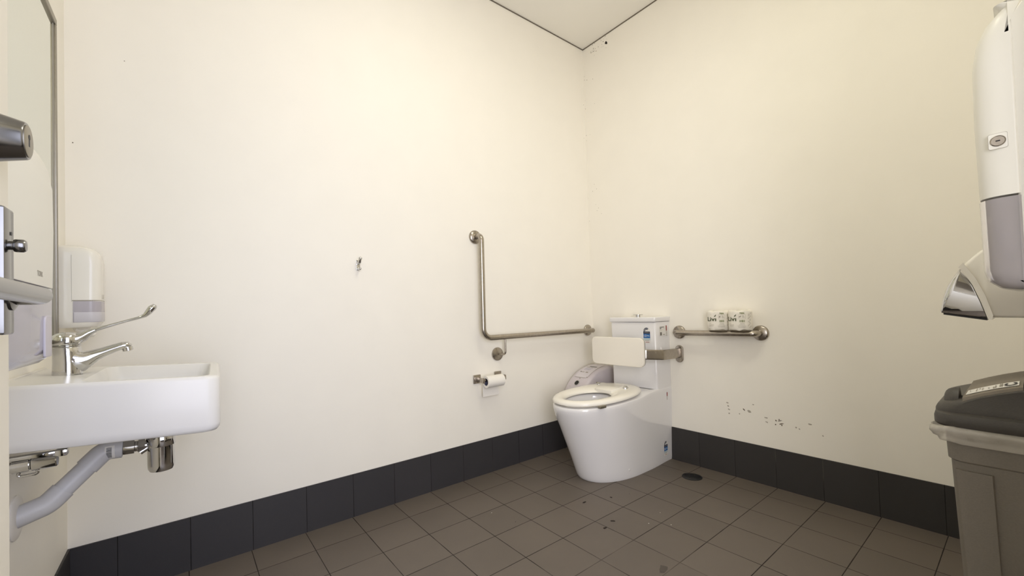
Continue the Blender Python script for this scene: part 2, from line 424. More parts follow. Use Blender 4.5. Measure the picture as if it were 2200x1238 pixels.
# ------------------------------------------------------------------ L-shaped grab rail
def rail_flange(bm, p, n, r=.040, k=1.):
    lathe(bm, [(r, 0), (r, .004), (r * .97, .008), (r * .8, .013 * k), (r * .5, .0155 * k), (.017, .0165 * k)], p, n, 36)
t = thing('grab_rail', 'brushed steel L-shaped grab rail on the wall left of the toilet', 'grab rail', (-.53, 0, .79), 'stainless grab rails')
YR = -.066
bm = new()
pth = fillet([(-1.008, -.008, 1.378), (-1.008, YR, 1.378), (-1.012, YR, .790), (-.057, YR, .785), (-.057, -.008, .785)], [.045, .055, .045], 10)
sweep(bm, pth, .0162, 24); finish(bm, 'rail_tube', M['steel'], t)
for p in ((-1.008, 0, 1.378), (-.057, 0, .785)):
    bm = new(); rail_flange(bm, p, (0, -1, 0)); finish(bm, 'wall_flange', M['steel'], t)
bm = new(); rail_flange(bm, (-.872, 0, .685), (0, -1, 0), .040, .8); finish(bm, 'wall_flange', M['steel'], t)
bm = new(); sweep(bm, fillet([(-.858, YR, .780), (-.858, YR, .685), (-.872, -.008, .685)], .018, 8), .0058, 16); finish(bm, 'support_rod', M['steel'], t)

t = thing('grab_rail', 'short brushed steel grab rail right of the cistern carrying two wrapped rolls', 'grab rail', (0, -.91, .78), 'stainless grab rails')
XR = -.066
bm = new(); sweep(bm, fillet([(-.008, -.683, .780), (XR, -.683, .780), (XR, -1.136, .784), (-.008, -1.136, .784)], .045, 10), .0162, 24); finish(bm, 'rail_tube', M['steel'], t)
for p in ((0, -.683, .780), (0, -1.136, .784)):
    bm = new(); rail_flange(bm, p, (-1, 0, 0)); finish(bm, 'wall_flange', M['steel'], t)

# ------------------------------------------------------------------ wrapped toilet rolls on the short rail
def wrapped_roll(y, label, rot, jig):
    r, h, cx, z0 = .056, .0985, -.064, .8050
    t = thing('wrapped_toilet_roll', label, 'toilet roll', (cx, y, z0), 'wrapped toilet rolls on the short grab rail')
    rr = random.Random(jig); n = 48
    ph = [rr.random() * 6.28 for _ in range(8)]
    def rad(a, z, k):
        return r * k * (1 + .012 * math.sin(3 * a + ph[0]) * math.sin(40 * z + ph[1]) + .008 * math.sin(7 * a + ph[2]))
    rings = []
    for k, dz in ((.35, .010), (.75, .002), (.95, .0), (1, .006), (1.005, .03), (1.0, .06), (1.005, .085), (1, h - .006), (.95, h), (.75, h + .003), (.42, h - .006)):
        rings.append([Vector((cx + rad(2 * PI * i / n, dz, k) * math.cos(2 * PI * i / n), y + rad(2 * PI * i / n, dz, k) * math.sin(2 * PI * i / n),
                              z0 + dz + (.0022 * math.sin(5 * 2 * PI * i / n + ph[3]) + .0016 * math.sin(9 * 2 * PI * i / n + ph[4])) * (1 if dz < .005 or dz > h - .012 else 0))) for i in range(n)])
    bm = new(); loft(bm, rings); finish(bm, 'paper_wrapper', M['wrap'], t, angle=60)
    # printing: (s, z) arc length from the facing direction, metres
    face = PI + rot
    def on(s, z, lift=.0016):
        a = face + s / r
        q = r * 1.02 + lift - .0006
        return Vector((cx + q * math.cos(a), y + q * math.sin(a), z0 + z))
    bm = new()
    # letters follow the curve
    text(bm, 'Livı', .031, lambda a, b: on(a - .016, b + .056), 0, 1.3, bold=.0005)
    leaf = [(-.0015, .0695), (.0035, .070), (.0080, .0735), (.0095, .080), (.0078, .0808), (.0052, .0768), (.0012, .0738)]
    bm.faces.new([bm.verts.new(on(a, b)) for a, b in leaf])
    finish(bm, 'logo_lettering', M['green'], t, smooth=False)
    bm = new()
    text(bm, '7006', .011, lambda a, b: on(a + .036, b + .086), 0, bold=.0004)
    finish(bm, 'code_number', M['palegreen'], t, smooth=False)
    bm = new(); barcode(bm, .024, .040, .048, .052, on, 0, jig + 3)
    finish(bm, 'barcode', M['palegreen'], t, smooth=False)
    bm = new()
    for (x0, y0, x1, y1) in ((.020, .058, .0206, .079), (.0514, .058, .052, .079), (.020, .0785, .052, .0791), (.020, .058, .052, .0586)): patch(bm, x0, y0, x1, y1, on, 0, 8)
    blob(bm, (.0265, .069), .0042, on, 0, 1.1, .4, 9, jig)
    for k in range(3): patch(bm, .036, .064 + k * .004, .048 - .002 * k, .0654 + k * .004, on, 0, 3)
    for k, (x0, x1) in enumerate(((-.030, -.002), (-.028, -.004))): patch(bm, x0, .026 - .006 * k, x1, .0275 - .006 * k, on, 0, 5)
    patch(bm, -.030, .0345, -.018, .0358, on, 0, 3)
    for k, (x0, x1) in enumerate(((.026, .046), (.022, .048), (.016, .052), (.018, .050))): patch(bm, x0, .0325 - .0062 * k, x1, .0338 - .0062 * k, on, 0, 6)
    rr = random.Random(9)
    for k in range(15):
        c = (.070 + .008 * math.sin(k * 1.9) + .006 * rr.random(), .012 + k * .0052); q = .0030
        o1 = [bm.verts.new(on(c[0] + q * math.cos(a * PI / 5), c[1] + q * math.sin(a * PI / 5))) for a in range(10)]
        o2 = [bm.verts.new(on(c[0] + q * .68 * math.cos(a * PI / 5), c[1] + q * .68 * math.sin(a * PI / 5))) for a in range(10)]
        bridge(bm, o1, o2)
    finish(bm, 'small_print', M['greyink'], t, smooth=False)
wrapped_roll(-.9485, 'white wrapped toilet roll on the short grab rail, the one nearer the cistern', .10, 1)
wrapped_roll(-1.0635, 'white wrapped toilet roll on the short grab rail, the one farther from the cistern', -.10, 2)

# ------------------------------------------------------------------ robe hook
hx, hz = -1.684, 1.190
t = thing('robe_hook', 'small chrome double robe hook alone on the long wall', 'hook', (hx, 0, hz))
bm = new(); slab(bm, rrect(0, 0, .009, .026, .008), lambda a, b, d: Vector((hx + a, -d, hz - .006 + b)), 0, .004, .0012); finish(bm, 'back_plate', M['chrome'], t)
bm = new()
sweep(bm, fillet([(hx, -.002, hz + .004), (hx, -.022, hz + .002), (hx, -.036, hz + .022)], .012, 6), [(.009, .007)] * 2 + [(.0075, .006)] * 5 + [(.0065, .0055), (.007, .006)], 16, up=(1, 0, 0))
bmesh.ops.create_uvsphere(bm, u_segments=14, v_segments=10, radius=.0082, matrix=Matrix.Translation((hx, -.037, hz + .022)))
finish(bm, 'upper_prong', M['chrome'], t)
bm = new()
sweep(bm, fillet([(hx, -.002, hz - .012), (hx, -.010, hz - .032), (hx, -.028, hz - .026)], .010, 6), [(.008, .005)] * 2 + [(.006, .004)] * 5 + [(.0055, .004), (.0055, .0042)], 16, up=(1, 0, 0))
bmesh.ops.create_uvsphere(bm, u_segments=14, v_segments=10, radius=.0065, matrix=Matrix.Translation((hx, -.029, hz - .0255)))
finish(bm, 'lower_prong', M['chrome'], t)

# ------------------------------------------------------------------ toilet roll holder + roll
t = thing('toilet_roll_holder', 'square steel two-post toilet roll holder under the L-shaped rail', 'toilet roll holder', (-.945, 0, .56))
ZT = .553
for X, Z in ((-1.024, ZT), (-.875, ZT + .004)):
    bm = new(); slab(bm, rrect(0, 0, .025, .025, .004), lambda a, b, d, X=X, Z=Z: Vector((X + a, -d, Z + b)), 0, .008, .0025)
    slab(bm, rrect(0, 0, .014, .014, .003), lambda a, b, d, X=X, Z=Z: Vector((X + a, -d, Z + b)), .006, .013, .002)
    finish(bm, 'wall_plate', M['steel'], t)
    bm = new(); box(bm, (X - .004, -.076, Z - .017), (X + .004, -.010, Z + .011), .0015, 2)
    box(bm, (X - .008, -.080, Z - .017), (X + .006, -.060, Z + .011), .002, 2)
    finish(bm, 'post_arm', M['steel'], t)
bm = new(); lathe(bm, [(.0075, 0), (.0075, .15)], (-1.0245, -.070, ZT - .003), (1, 0, 0.01), 18); finish(bm, 'spindle', M['steel'], t)
RX0, RX1, RY, RZ, RR = -1.008, -.892, -.070, .541, .034
t = thing('toilet_roll', 'half-used toilet roll with a hanging sheet on the two-post holder', 'toilet roll', ((RX0 + RX1) / 2, RY, RZ))
bm = new(); n = 40
prof = [(.0205, .001), (.0215, 0), (RR - .001, 0), (RR, .001), (RR, RX1 - RX0 - .001), (RR - .001, RX1 - RX0), (.0215, RX1 - RX0), (.0205, RX1 - RX0 - .001)]
vr = lathe(bm, prof, (RX0, RY, RZ), (1, 0, 0), n, cap0=False, cap1=False); bridge(bm, vr[-1], vr[0])
finish(bm, 'paper_roll', M['tissue'], t)
bm = new(); vr = lathe(bm, [(.0205, .001), (.0205, RX1 - RX0 - .001), (.0195, RX1 - RX0 - .001), (.0195, .001)], (RX0, RY, RZ), (1, 0, 0), n, cap0=False, cap1=False); bridge(bm, vr[-1], vr[0])
finish(bm, 'cardboard_core', M['core'], t)
bm = new()
pts = [(RY + RR * math.cos(a), RZ + RR * math.sin(a)) for a in [PI * .4 - PI * .4 * k / 6 for k in range(7)]]
pts = [(y + .0006, z) for y, z in pts] + [(RY + RR + .0012, RZ - .03), (RY + RR + .0025, RZ - .06), (RY + RR - .001, RZ - .089)]
a0 = []; b0 = []
for side in (0, .0009):
    a0.append([bm.verts.new((RX0 + .001, y + side, z)) for y, z in pts]); b0.append([bm.verts.new((RX1 - .001, y + side, z + .0)) for y, z in pts])
bridge(bm, a0[0], b0[0], False); bridge(bm, a0[1], b0[1], False); bridge(bm, a0[0], a0[1], False); bridge(bm, b0[0], b0[1], False)
cap(bm, (a0[0][-1], b0[0][-1], b0[1][-1], a0[1][-1]))
finish(bm, 'hanging_sheet', M['tissue'], t)

# ------------------------------------------------------------------ toilet
TC = -.4525                       # axis of the suite
t = thing('toilet', 'white close-coupled toilet with the seat down and no lid', 'toilet', (0, TC, 0))
def ss(x):
    x = max(0, min(1, x)); return x * x * (3 - 2 * x)
NS, NN = 10, 28
def outline(hw, us, Ln, e):
    half = []
    for i in range(NS):
        u = us * i / NS; half.append((u, hw(u)))
    for i in range(NN + 1):
        a = PI / 2 * i / NN
        half.append((us + (Ln - us) * math.sin(a) ** (2 / e), hw(us) * max(math.cos(a), 0) ** (2 / e)))
    return half + [(u, -v) for u, v in reversed(half[:-1])]
base = outline(lambda u: .150 + .014 * ss(u / .25), .34, .642, 2.15)
topo = outline(lambda u: .163 + .033 * ss((u - .08) / .42), .50, .795, 2.1)
inno = [(.585 + .165 * math.cos(PI - 2 * PI * i / len(base)), .118 * math.sin(PI - 2 * PI * i / len(base))) for i in range(len(base))]
NB = len(base)
# bowl opening: same count, angle-matched to the outline
inno = []; botm = []
for u, v in topo:
    a = math.atan2(v, u - .585 + 1e-6); inno.append((.585 + .165 * math.cos(a), .118 * math.sin(a)))
def deck(u): return .434 + .014 * ss((.40 - u) / .22) - .010 * ss((u - .45) / .34)
bm = new(); rings = []
P = lambda u, v, z: Vector((-u, TC - v, z))
for z in (0, .004, .02, .06, .12, .18, .24, .30, .35, .39, .412):
    f = (z / .412); f = .80 * f + .20 * ss(f)
    k = 1 - .012 * max(0, 1 - z / .012)
    rings.append([P((a * (1 - f) + c * f) * k, (b * (1 - f) + d * f) * k, z * (deck(a * (1 - f) + c * f) - .022) / .412 if z > .30 else z) for (a, b), (c, d) in zip(base, topo)])
for dz, k in ((-.008, 1.0), (-.003, .993), (0, .975)):
    rings.append([P(u if u < .02 else .40 + (u - .40) * k if u > .4 else u, v * k, deck(u) + dz) for u, v in topo])
for k, dz in ((1.06, 0), (1.0, -.003), (.97, -.012)):
    rings.append([P(.585 + (u - .585) * k, v * k, deck(.585 + (u - .585) * k) + dz) for u, v in inno])
for k, z, sh in ((.96, .40, 0), (.90, .34, .004), (.72, .28, .015), (.46, .235, .03), (.30, .20, .04), (.24, .17, .045)):
    rings.append([P(.585 + (u - .585) * k - sh, v * k, z) for u, v in inno])
loft(bm, rings); finish(bm, 'pan', M['ceramic'], t, angle=50)
pan = [o for o in t.children if o.name.startswith('pan')][0]
bm = new(); lathe(bm, [(.055, 0), (.055, .001)], P(.547, 0, .222), (0, 0, 1), 32); finish(bm, 'water', M['water'], t)
# fixing cap low on the side
bm = new(); lathe(bm, [(.0095, -.008), (.0095, .003), (.007, .005), (.002, .0055)], (-.447, -.6095, .052), (0, -1, 0), 24); finish(bm, 'fixing_cap', M['ceramic'], pan)
# seat: ring lofted around the oval, with its hinge tab
SX, SY = -.500, -.4525
NA = 72; secs = []
for i in range(NA):
    a = 2 * PI * i / NA; c, s = math.cos(a), math.sin(a)
    e = 2.15
    co, so = math.copysign(abs(c) ** (2 / e), c), math.copysign(abs(s) ** (2 / e), s)
    O = Vector((SX + .294 * co, SY + .196 * so, 0)); I = Vector((-.590 + .150 * c, SY - .006 + .112 * s, 0))
    def q(f, z): return Vector((I.x + (O.x - I.x) * f, I.y + (O.y - I.y) * f, z + .036 * (I.x + (O.x - I.x) * f + .47)))
    secs.append([q(.0, .4435), q(-.015, .447), q(.0, .453), q(.08, .4605), q(.3, .4685), q(.6, .470), q(.86, .4655), q(.97, .459), q(1.0, .452), q(.985, .447), q(.6, .4465), q(.3, .4465)])
bm = new(); vr = [ring_face(bm, s) for s in secs]
for i in range(NA): bridge(bm, vr[i], vr[(i + 1) % NA])
tab = [(-.455, -.392), (-.345, -.348), (-.335, -.360), (-.335, -.520), (-.345, -.530), (-.455, -.513)]
def tb(a, b, z): return Vector((a, b, z))
tz_ = lambda a: .470 + .014 * ss((a + .455) / .11)
r0 = [tb(a, b, .452) for a, b in tab]; r1 = [tb(a, b, tz_(a) - .003) for a, b in tab]; r2 = [tb(-.395 + (a + .395) * .96, SY + (b - SY) * .97, tz_(a)) for a, b in tab]
loft(bm, [r0, r1, r2])
seat = finish(bm, 'seat', M['seat'], t, angle=50)
for yy, s in ((-.531, -1), (-.347, 1)):
    bm = new()
    lathe(bm, [(.014, 0), (.0165, .002), (.0165, .016), (.013, .020), (.003, .021)], (-.358, yy, .472), (0, s, 0), 24)
    sweep(bm, [(-.358, yy + s * .008, .474), (-.372, yy + s * .013, .462), (-.386, yy + s * .016, .447), (-.390, yy + s * .017, .436)], [(.015, .010), (.012, .009), (.008, .007), (.012, .011)], 14)
    finish(bm, 'hinge', M['chrome'], seat)
bm = new(); box(bm, (-.700, -.640, .4285), (-.655, -.620, .4420), .002, 2); finish(bm, 'buffer', M['alu'], seat)
# cistern
CF, CH = -.152, .846
bm = new()
ca = rrect(-.076, TC, .076, .162, (.004, .012, .012, .004)); ct = rrect(-.0765, TC, .0765, .1645, (.004, .012, .012, .004))
rings = [[Vector((a, b, .446)) for a, b in ca], [Vector((a, b, .449)) for a, b in ca], [Vector((a, b, CH - .004)) for a, b in ct], [Vector((-.076 + (a + .076) * .985, TC + (b - TC) * .99, CH)) for a, b in ct]]
loft(bm, rings); cis = finish(bm, 'cistern', M['ceramic'], t)
bm = new(); slab(bm, rrect(-.081, TC, .081, .1695, (.003, .010, .010, .003)), lambda a, b, d: Vector((a, b, d)), CH + .0015, .877, .005); finish(bm, 'cistern_lid', M['ceramic'], t)
bm = new(); lathe(bm, [(.015, 0), (.015, .013)], (-.085, TC, .876), (0, 0, 1), 28)
lathe(bm, [(.010, .012), (.028, .013), (.031, .0145), (.030, .0165), (.010, .019), (.002, .0193)], (-.085, TC, .876), (0, 0, 1), 36)
finish(bm, 'flush_button', M['chrome'], t)
# stickers
def rating(name, parent, fn, s=1.):
    """blue water rating sticker 46 x 92 mm before scaling"""
    bm = new()
    out = [(-23 * s, -46 * s), (23 * s, -46 * s), (23 * s, 24 * s)] + [(23 * s * math.cos(a), 24 * s + 22 * s * math.sin(a)) for a in [PI * k / 12 for k in range(1, 12)]] + [(-23 * s, 24 * s)]
    bm.faces.new([bm.verts.new(fn(a / 1000, b / 1000, .0003)) for a, b in out])
    f2 = lambda a, b: fn(a * s / 1000, b * s / 1000, .0006)
    f3 = lambda a, b: fn(a * s / 1000, b * s / 1000, .0009)
    # navy arch of stars
    o1 = [bm.verts.new(f2(-1 + 20 * math.cos(a), 22 + 22 * math.sin(a))) for a in [PI * (1 - .72 * k / 12) for k in range(13)]]
    o2 = [bm.verts.new(f2(-1 + 10 * math.cos(a), 22 + 10 * math.sin(a))) for a in [PI * (1 - .72 * k / 12) for k in range(13)]]
    bridge(bm, o1, o2, False, 3)
    for k in range(4):
        a = PI * (.93 - .19 * k); c = (-1 + 15 * math.cos(a), 22 + 15.5 * math.sin(a))
        st = [bm.verts.new(f3(c[0] + (3.6 if j % 2 == 0 else 1.6) * math.sin(j * PI / 5), c[1] + (3.6 if j % 2 == 0 else 1.6) * math.cos(j * PI / 5))) for j in range(10)]
        fc = bm.faces.new(st); fc.material_index = 0
    patch(bm, -22, 8, 22, 22, f2, 1); patch(bm, -22, -16, 22, 8, f2, 2); patch(bm, -22, -27, 22, -17, f2, 4)
    text(bm, '1.5', 17, lambda a, b: f3(a - 11, b - 3), 0, .9, bold=.5); patch(bm, 2, -6, 18, -3, f3, 4); patch(bm, 2, 0, 14, 2, f3, 4)
    patch(bm, -16, 13, 18, 16, f3, 5); patch(bm, -14, -32, 14, -29.5, f2, 5); patch(bm, -10, -41, 16, -38.5, f2, 6)
    return finish(bm, name, None, parent, smooth=False, mats=[M['sticker'], M['navy'], M['blue'], M['navy'], M['stickerblue'], M['greyink'], M['redink']])
rating('rating_sticker', cis, lambda a, b, d: Vector((CF - .0012 - d, -.557 - a, .767 + b)), 1.05)['label'] = 'blue water rating sticker'
bm = new()
def ons(a, b, d=.0002): return Vector((-.062 + a, -.6172 - d, .790 + b))
patch(bm, -.052, -.028, .045, .030, lambda a, b: ons(a, b), 0)
f2 = lambda a, b: ons(a, b, .0006)
patch(bm, -.044, .022, .000, .0255, f2, 1); patch(bm, -.044, .014, -.030, .0185, f2, 1); patch(bm, -.002, .015, .002, .0185, f2, 2)
for k in range(3): patch(bm, -.044 + k * .005, .004 + (k % 2) * .004, -.040 + k * .006, .006 + (k % 2) * .004, f2, 2)
patch(bm, -.044, -.026, -.026, -.006, f2, 2)
for k in range(5): patch(bm, -.043 + k * .0035, -.025, -.0415 + k * .0035, -.007, lambda a, b: ons(a, b, .0009), 1)
patch(bm, -.012, -.024, .006, -.0195, f2, 2)
patch(bm, .020, .000, .030, .032, f2, 3)
for k in range(4): patch(bm, .022, -.008 - k * .0075, .030, -.0045 - k * .0075, f2, 2)
finish(bm, 'information_label', None, cis, smooth=False, mats=[M['sticker'], M['blackink'], M['greyink'], M['redink']])['label'] = 'printed label with red mark'
# on the pan side; the side leans, so sit the stickers on it
def side_y(u, z):
    f = min(z / .412, 1); f = .80 * f + .20 * ss(f)
    return TC - ((.150 + .014 * ss(u / .25)) * (1 - f) + (.163 + .033 * ss((u - .08) / .42)) * f)
def onp(u, z, d=.0008): return Vector((-u, side_y(u, z) - d, z))
rating('rating_sticker', pan, lambda a, b, d: onp(.078 - a, .083 + b, .0008 + d), .96)['label'] = 'blue water rating sticker'
bm = new(); patch(bm, .048, .393, .056, .417, lambda a, b: onp(a, b), 0)
for k in range(3): patch(bm, .049, .372 + k * .007, .056, .376 + k * .007, lambda a, b: onp(a, b), 1)
finish(bm, 'maker_mark', None, pan, smooth=False, mats=[M['redink'], M['greyink']])

# ------------------------------------------------------------------ toilet backrest
t = thing('padded_back_support', 'cream padded back support held in front of the cistern by steel arms', 'back support', (0, TC, .65))
bxp = -.300
def pad(a, b, d): return Vector((bxp - d - (a - 0) * .0, TC - a, .678 + b))
bm = new(); slab(bm, rrect(0, 0, .1885, .084, .030, 8), pad, 0, .018, .004); pd = finish(bm, 'pad', M['padding'], t)
bm = new(); slab(bm, rrect(0, 0, .1875, .0832, .031, 8), pad, -.003, .000, .001); finish(bm, 'pad_backing', M['black'], t)
for s in (1, -1):
    ym = TC - s * .2275
    bm = new(); slab(bm, rrect(0, 0, .024, .052, .0235, 8), lambda a, b, d: Vector((-d, ym + a, .650 + b)), 0, .012, .003); finish(bm, 'wall_bracket', M['steel'], t)
    bm = new()
    pth = fillet([(-.006, ym, .655), (-.175, ym, .658), (-.262, TC - s * .165, .664), (-.290, TC - s * .10, .668)], [.06, .03], 8)
    sweep(bm, pth, [(.029, .009)] * len(pth), 40, up=(0, 0, 1), e=7); finish(bm, 'steel_arm', M['steel'], t)

# ------------------------------------------------------------------ sanitary bin between toilet and wall
t = thing('sanitary_bin', 'narrow lilac-white sanitary bin squeezed between the toilet and the long wall', 'sanitary bin', (-.22, -.115, 0))
def sp(u): # top curve: distance from wall -> height
    return u
prof = [(-.018, 0), (-.018, .500), (-.022, .530), (-.05, .545), (-.10, .544), (-.16, .534), (-.22, .512), (-.265, .487), (-.305, .455), (-.335, .420), (-.355, .38), (-.362, .33), (-.355, .25), (-.335, .12), (-.315, 0)]
bm = new(); y0, y1 = -.205, -.028; rings = []
cx_, cz_ = -.19, .26
for y, k in ((y0, .93), (y0 + .004, .965), (y0 + .013, .99), (y0 + .026, 1.0), (y1 - .026, 1.0), (y1 - .013, .99), (y1 - .004, .965), (y1, .93)):
    rings.append([Vector((cx_ + (x - cx_) * k, y, z if z == 0 else cz_ + (z - cz_) * k)) for x, z in prof])
loft(bm, rings); body = finish(bm, 'bin_body', M['lilac'], t, angle=45)
def curve_at(s):
    """point on the top curve s metres from the back edge"""
    q = prof[3:]; acc = 0
    for (xa, za), (xb, zb) in zip(q, q[1:]):
        d = math.hypot(xb - xa, zb - za)
        if acc + d >= s: f = (s - acc) / d; return xa + (xb - xa) * f, za + (zb - za) * f, (zb - za) / d, (xb - xa) / d
        acc += d
    return q[-1][0], q[-1][1], 0, 1
def onb(a, s, lift=.0012):
    x, z, sz, sx = curve_at(s)
    return Vector((x + sz * lift * 1, -.1165 - a, z - sx * lift))
bm = new()
def strip(bm, a0, a1, s0, s1, mi=0, lift=.0012, n=8):
    lo = [bm.verts.new(onb(a0, s0 + (s1 - s0) * k / n, lift)) for k in range(n + 1)]; hi = [bm.verts.new(onb(a1, s0 + (s1 - s0) * k / n, lift)) for k in range(n + 1)]
    for k in range(n):
        f = bm.faces.new((lo[k], lo[k + 1], hi[k + 1], hi[k])); f.material_index = mi
strip(bm, -.055, .055, .04, .235, 0, .0014)
strip(bm, .0545, .057, .04, .225, 1, .0018); strip(bm, -.052, .045, .2335, .236, 1, .0018, 1); strip(bm, .045, .056, .224, .2345, 1, .0010)
strip(bm, -.028, .034, .088, .098, 2, .0018, 1)
for k, (a, b) in enumerate(((-.044, -.012), (-.006, .018), (.024, .036))): strip(bm, a, b, .106, .112, 1, .0018, 1)
for k in range(3): strip(bm, -.038, .024 - .006 * k, .124 + .010 * k, .128 + .010 * k, 3, .0018, 1)
strip(bm, -.040, -.008, .176, .181, 1, .0018, 1); strip(bm, .004, .024, .174, .184, 1, .0018, 1); strip(bm, -.044, -.038, .171, .182, 2, .0018, 1)
finish(bm, 'top_label', None, t, smooth=False, mats=[mat('label_lilac_white', (.68, .64, .67, 1), .4), M['greyink'], M['blackink'], mat('faint_blue_ink', (.42, .40, .52, 1), .5)])
bm = new(); c = onb(.000, .285, .0); nrm = (onb(0, .285, .01) - c).normalized()
lathe(bm, [(.0205, .000), (.0205, .003), (.0165, .0035), (.0165, .0005)], c, nrm, 28, cap1=False)
finish(bm, 'chrome_ring', M['chrome'], t)
bm = new(); lathe(bm, [(.017, .0006), (.017, .0022)], c, nrm, 28); finish(bm, 'black_sensor', M['black'], t)
bm = new(); lathe(bm, [(.004, 0), (.004, .0015)], onb(.0, .244, .001), nrm, 12); finish(bm, 'latch', M['greyink'], t)
for p in ((-.045, .315), (.0, .045)):
    bm = new(); lathe(bm, [(.002, 0), (.002, .002)], onb(*p, 0), (onb(*p, .01) - onb(*p, 0)).normalized(), 10); finish(bm, 'screw', M['greyink'], t)

# ------------------------------------------------------------------ floor drain
t = thing('floor_drain', 'round dark floor drain cover in the tiles right of the toilet', 'drain', (-.178, -.824, 0))
bm = new(); lathe(bm, [(.052, -.002), (.052, .002), (.048, .003), (.046, .0015)], (-.178, -.824, 0), (0, 0, 1), 40); finish(bm, 'rim', M['drain'], t)
bm = new(); lathe(bm, [(.0455, -.002), (.0455, .0022), (.044, .003)], (-.178, -.824, 0), (0, 0, 1), 40)
for dx, dy in ((.026, 0), (-.026, 0)): lathe(bm, [(.004, .002), (.004, .0034)], (-.178 + dx, -.824 + dy, 0), (0, 0, 1), 12, mi=1)
finish(bm, 'cover', None, t, mats=[M['drain'], M['steel']])

# ------------------------------------------------------------------ basin (hangs a little low at its front)
BY0, BY1, BZ, BD = -.7185, -.287, .818, .388
t = thing('wash_basin', 'white rectangular wall basin sagging at its front edge', 'basin', (XC, -.50, BZ))
bcy = (BY0 + BY1) / 2; bhy = (BY1 - BY0) / 2
def bp(x, y, z):
    """x out from the wall, y across, z down from the back top edge"""
    return Vector((XC + x * (1 + (y / bhy) * .030), bcy + y - x * .070, BZ + z - x * .049))
def bring(x0, x1, hy, r, z, rb=.003): return [bp(a, b, z) for a, b in rrect((x0 + x1) / 2, 0, (x1 - x0) / 2, hy, (r, rb, rb, r), 6)]
bm = new()
rings = [bring(.0, BD - .02, bhy - .018, .026, -.140), bring(.0, BD - .008, bhy - .007, .030, -.137), bring(.0, BD - .002, bhy - .002, .032, -.129), bring(0, BD, bhy, .032, -.118),
         bring(0, BD, bhy, .032, -.009), bring(0, BD - .0015, bhy - .0015, .031, -.004), bring(0, BD - .006, bhy - .006, .027, 0),
         bring(.128, BD - .022, bhy - .026, .026, -.0005, .03), bring(.130, BD - .025, bhy - .029, .025, -.004, .03), bring(.134, BD - .030, bhy - .034, .026, -.03, .03),
         bring(.142, BD - .045, bhy - .05, .035, -.088, .035), bring(.165, BD - .07, bhy - .075, .05, -.104, .05), bring(.225, .275, .02, .018, -.110, .018)]
loft(bm, rings); finish(bm, 'basin_bowl', M['basinware'], t, angle=42)
bm = new(); lathe(bm, [(.030, 0), (.030, .002), (.024, .004), (.020, .0015)], bp(.25, 0, -.110), (0.049, 0, 1), 30); finish(bm, 'waste_ring', M['chrome'], t)
bm = new(); box(bm, (XC, BY0 + .004, BZ - .002), (XC + .006, BY1 - .004, BZ + .004), .002, 2); finish(bm, 'silicone_seal', M['flange'], t)

# ------------------------------------------------------------------ tap
tx, ty, tz = -2.573, -.503, BZ - .0042
t = thing('basin_tap', 'chrome lever mixer tap with long care handle on the basin', 'tap', (tx, ty, tz))
bm = new()
rings = []
for z, rx, ry, sx in ((0, .0275, .0275, .0), (.004, .0275, .0275, 0), (.03, .0265, .0265, .0), (.055, .026, .026, -.001), (.068, .0265, .0265, -.002), (.070, .025, .025, -.002)):
    rings.append([Vector((tx + sx + rx * math.cos(2 * PI * k / 36), ty + ry * math.sin(2 * PI * k / 36), tz + z)) for k in range(36)])
loft(bm, rings); finish(bm, 'tap_body', M['chrome'], t)
bm = new()
path = [(tx - .004, ty, tz + .036), (tx + .014, ty, tz + .0335), (tx + .026, ty, tz + .0335), (tx + .036, ty, tz + .0375), (tx + .049, ty, tz + .0445), (tx + .066, ty, tz + .0520), (tx + .086, ty, tz + .0600), (tx + .101, ty, tz + .0650), (tx + .111, ty, tz + .0660), (tx + .119, ty, tz + .0635)]
sweep(bm, path, [(.034, .0245), (.0325, .024), (.0275, .0225), (.0205, .020), (.0150, .0165), (.0120, .0145), (.0106, .0135), (.0104, .013), (.0098, .0125), (.004, .006)], 28, up=(0, 0, 1))
finish(bm, 'spout', M['chrome'], t, angle=70)
bm = new(); lathe(bm, [(.010, .0), (.0112, .001), (.0112, .010), (.009, .0115), (.009, .008)], (tx + .110, ty, tz + .0615), (.18, 0, -1), 24); finish(bm, 'aerator', M['chrome'], t)
bm = new(); lathe(bm, [(.0255, .0705), (.0275, .0715), (.0275, .073), (.0262, .0738)], (tx - .002, ty, tz), (0, 0, 1), 36); finish(bm, 'collar', M['chrome'], t)
bm = new()
lathe(bm, [(.026, .0742), (.0268, .0755), (.0262, .092), (.0235, .099), (.018, .1035), (.010, .1055), (.002, .106)], (tx - .002, ty, tz), (0, 0, 1), 36)
sweep(bm, [(tx + .000, ty, tz + .088), (tx + .018, ty, tz + .089), (tx + .028, ty, tz + .094), (tx + .038, ty, tz + .103), (tx + .050, ty, tz + .1098)], [(.0165, .021), (.0155, .019), (.0120, .015), (.0085, .0115), (.0055, .0095)], 24, up=(0, 0, 1))
finish(bm, 'lever_hub', M['chrome'], t, angle=60)
bm = new()
path = [(tx + .036, ty, tz + .104), (tx + .046, ty, tz + .1085), (tx + .078, ty, tz + .120), (tx + .110, ty, tz + .131), (tx + .134, ty, tz + .1385), (tx + .146, ty, tz + .144), (tx + .1535, ty, tz + .153), (tx + .160, ty, tz + .163), (tx + .167, ty, tz + .1685), (tx + .1715, ty, tz + .1690)]
sweep(bm, path, [(.0048, .0085), (.0050, .0085), (.0042, .0075), (.0036, .0068), (.0040, .0075), (.0056, .009), (.0078, .0125), (.0092, .0145), (.0082, .013), (.0030, .005)], 24, up=(0, 0, 1))
finish(bm, 'care_handle', M['chrome'], t, angle=70)
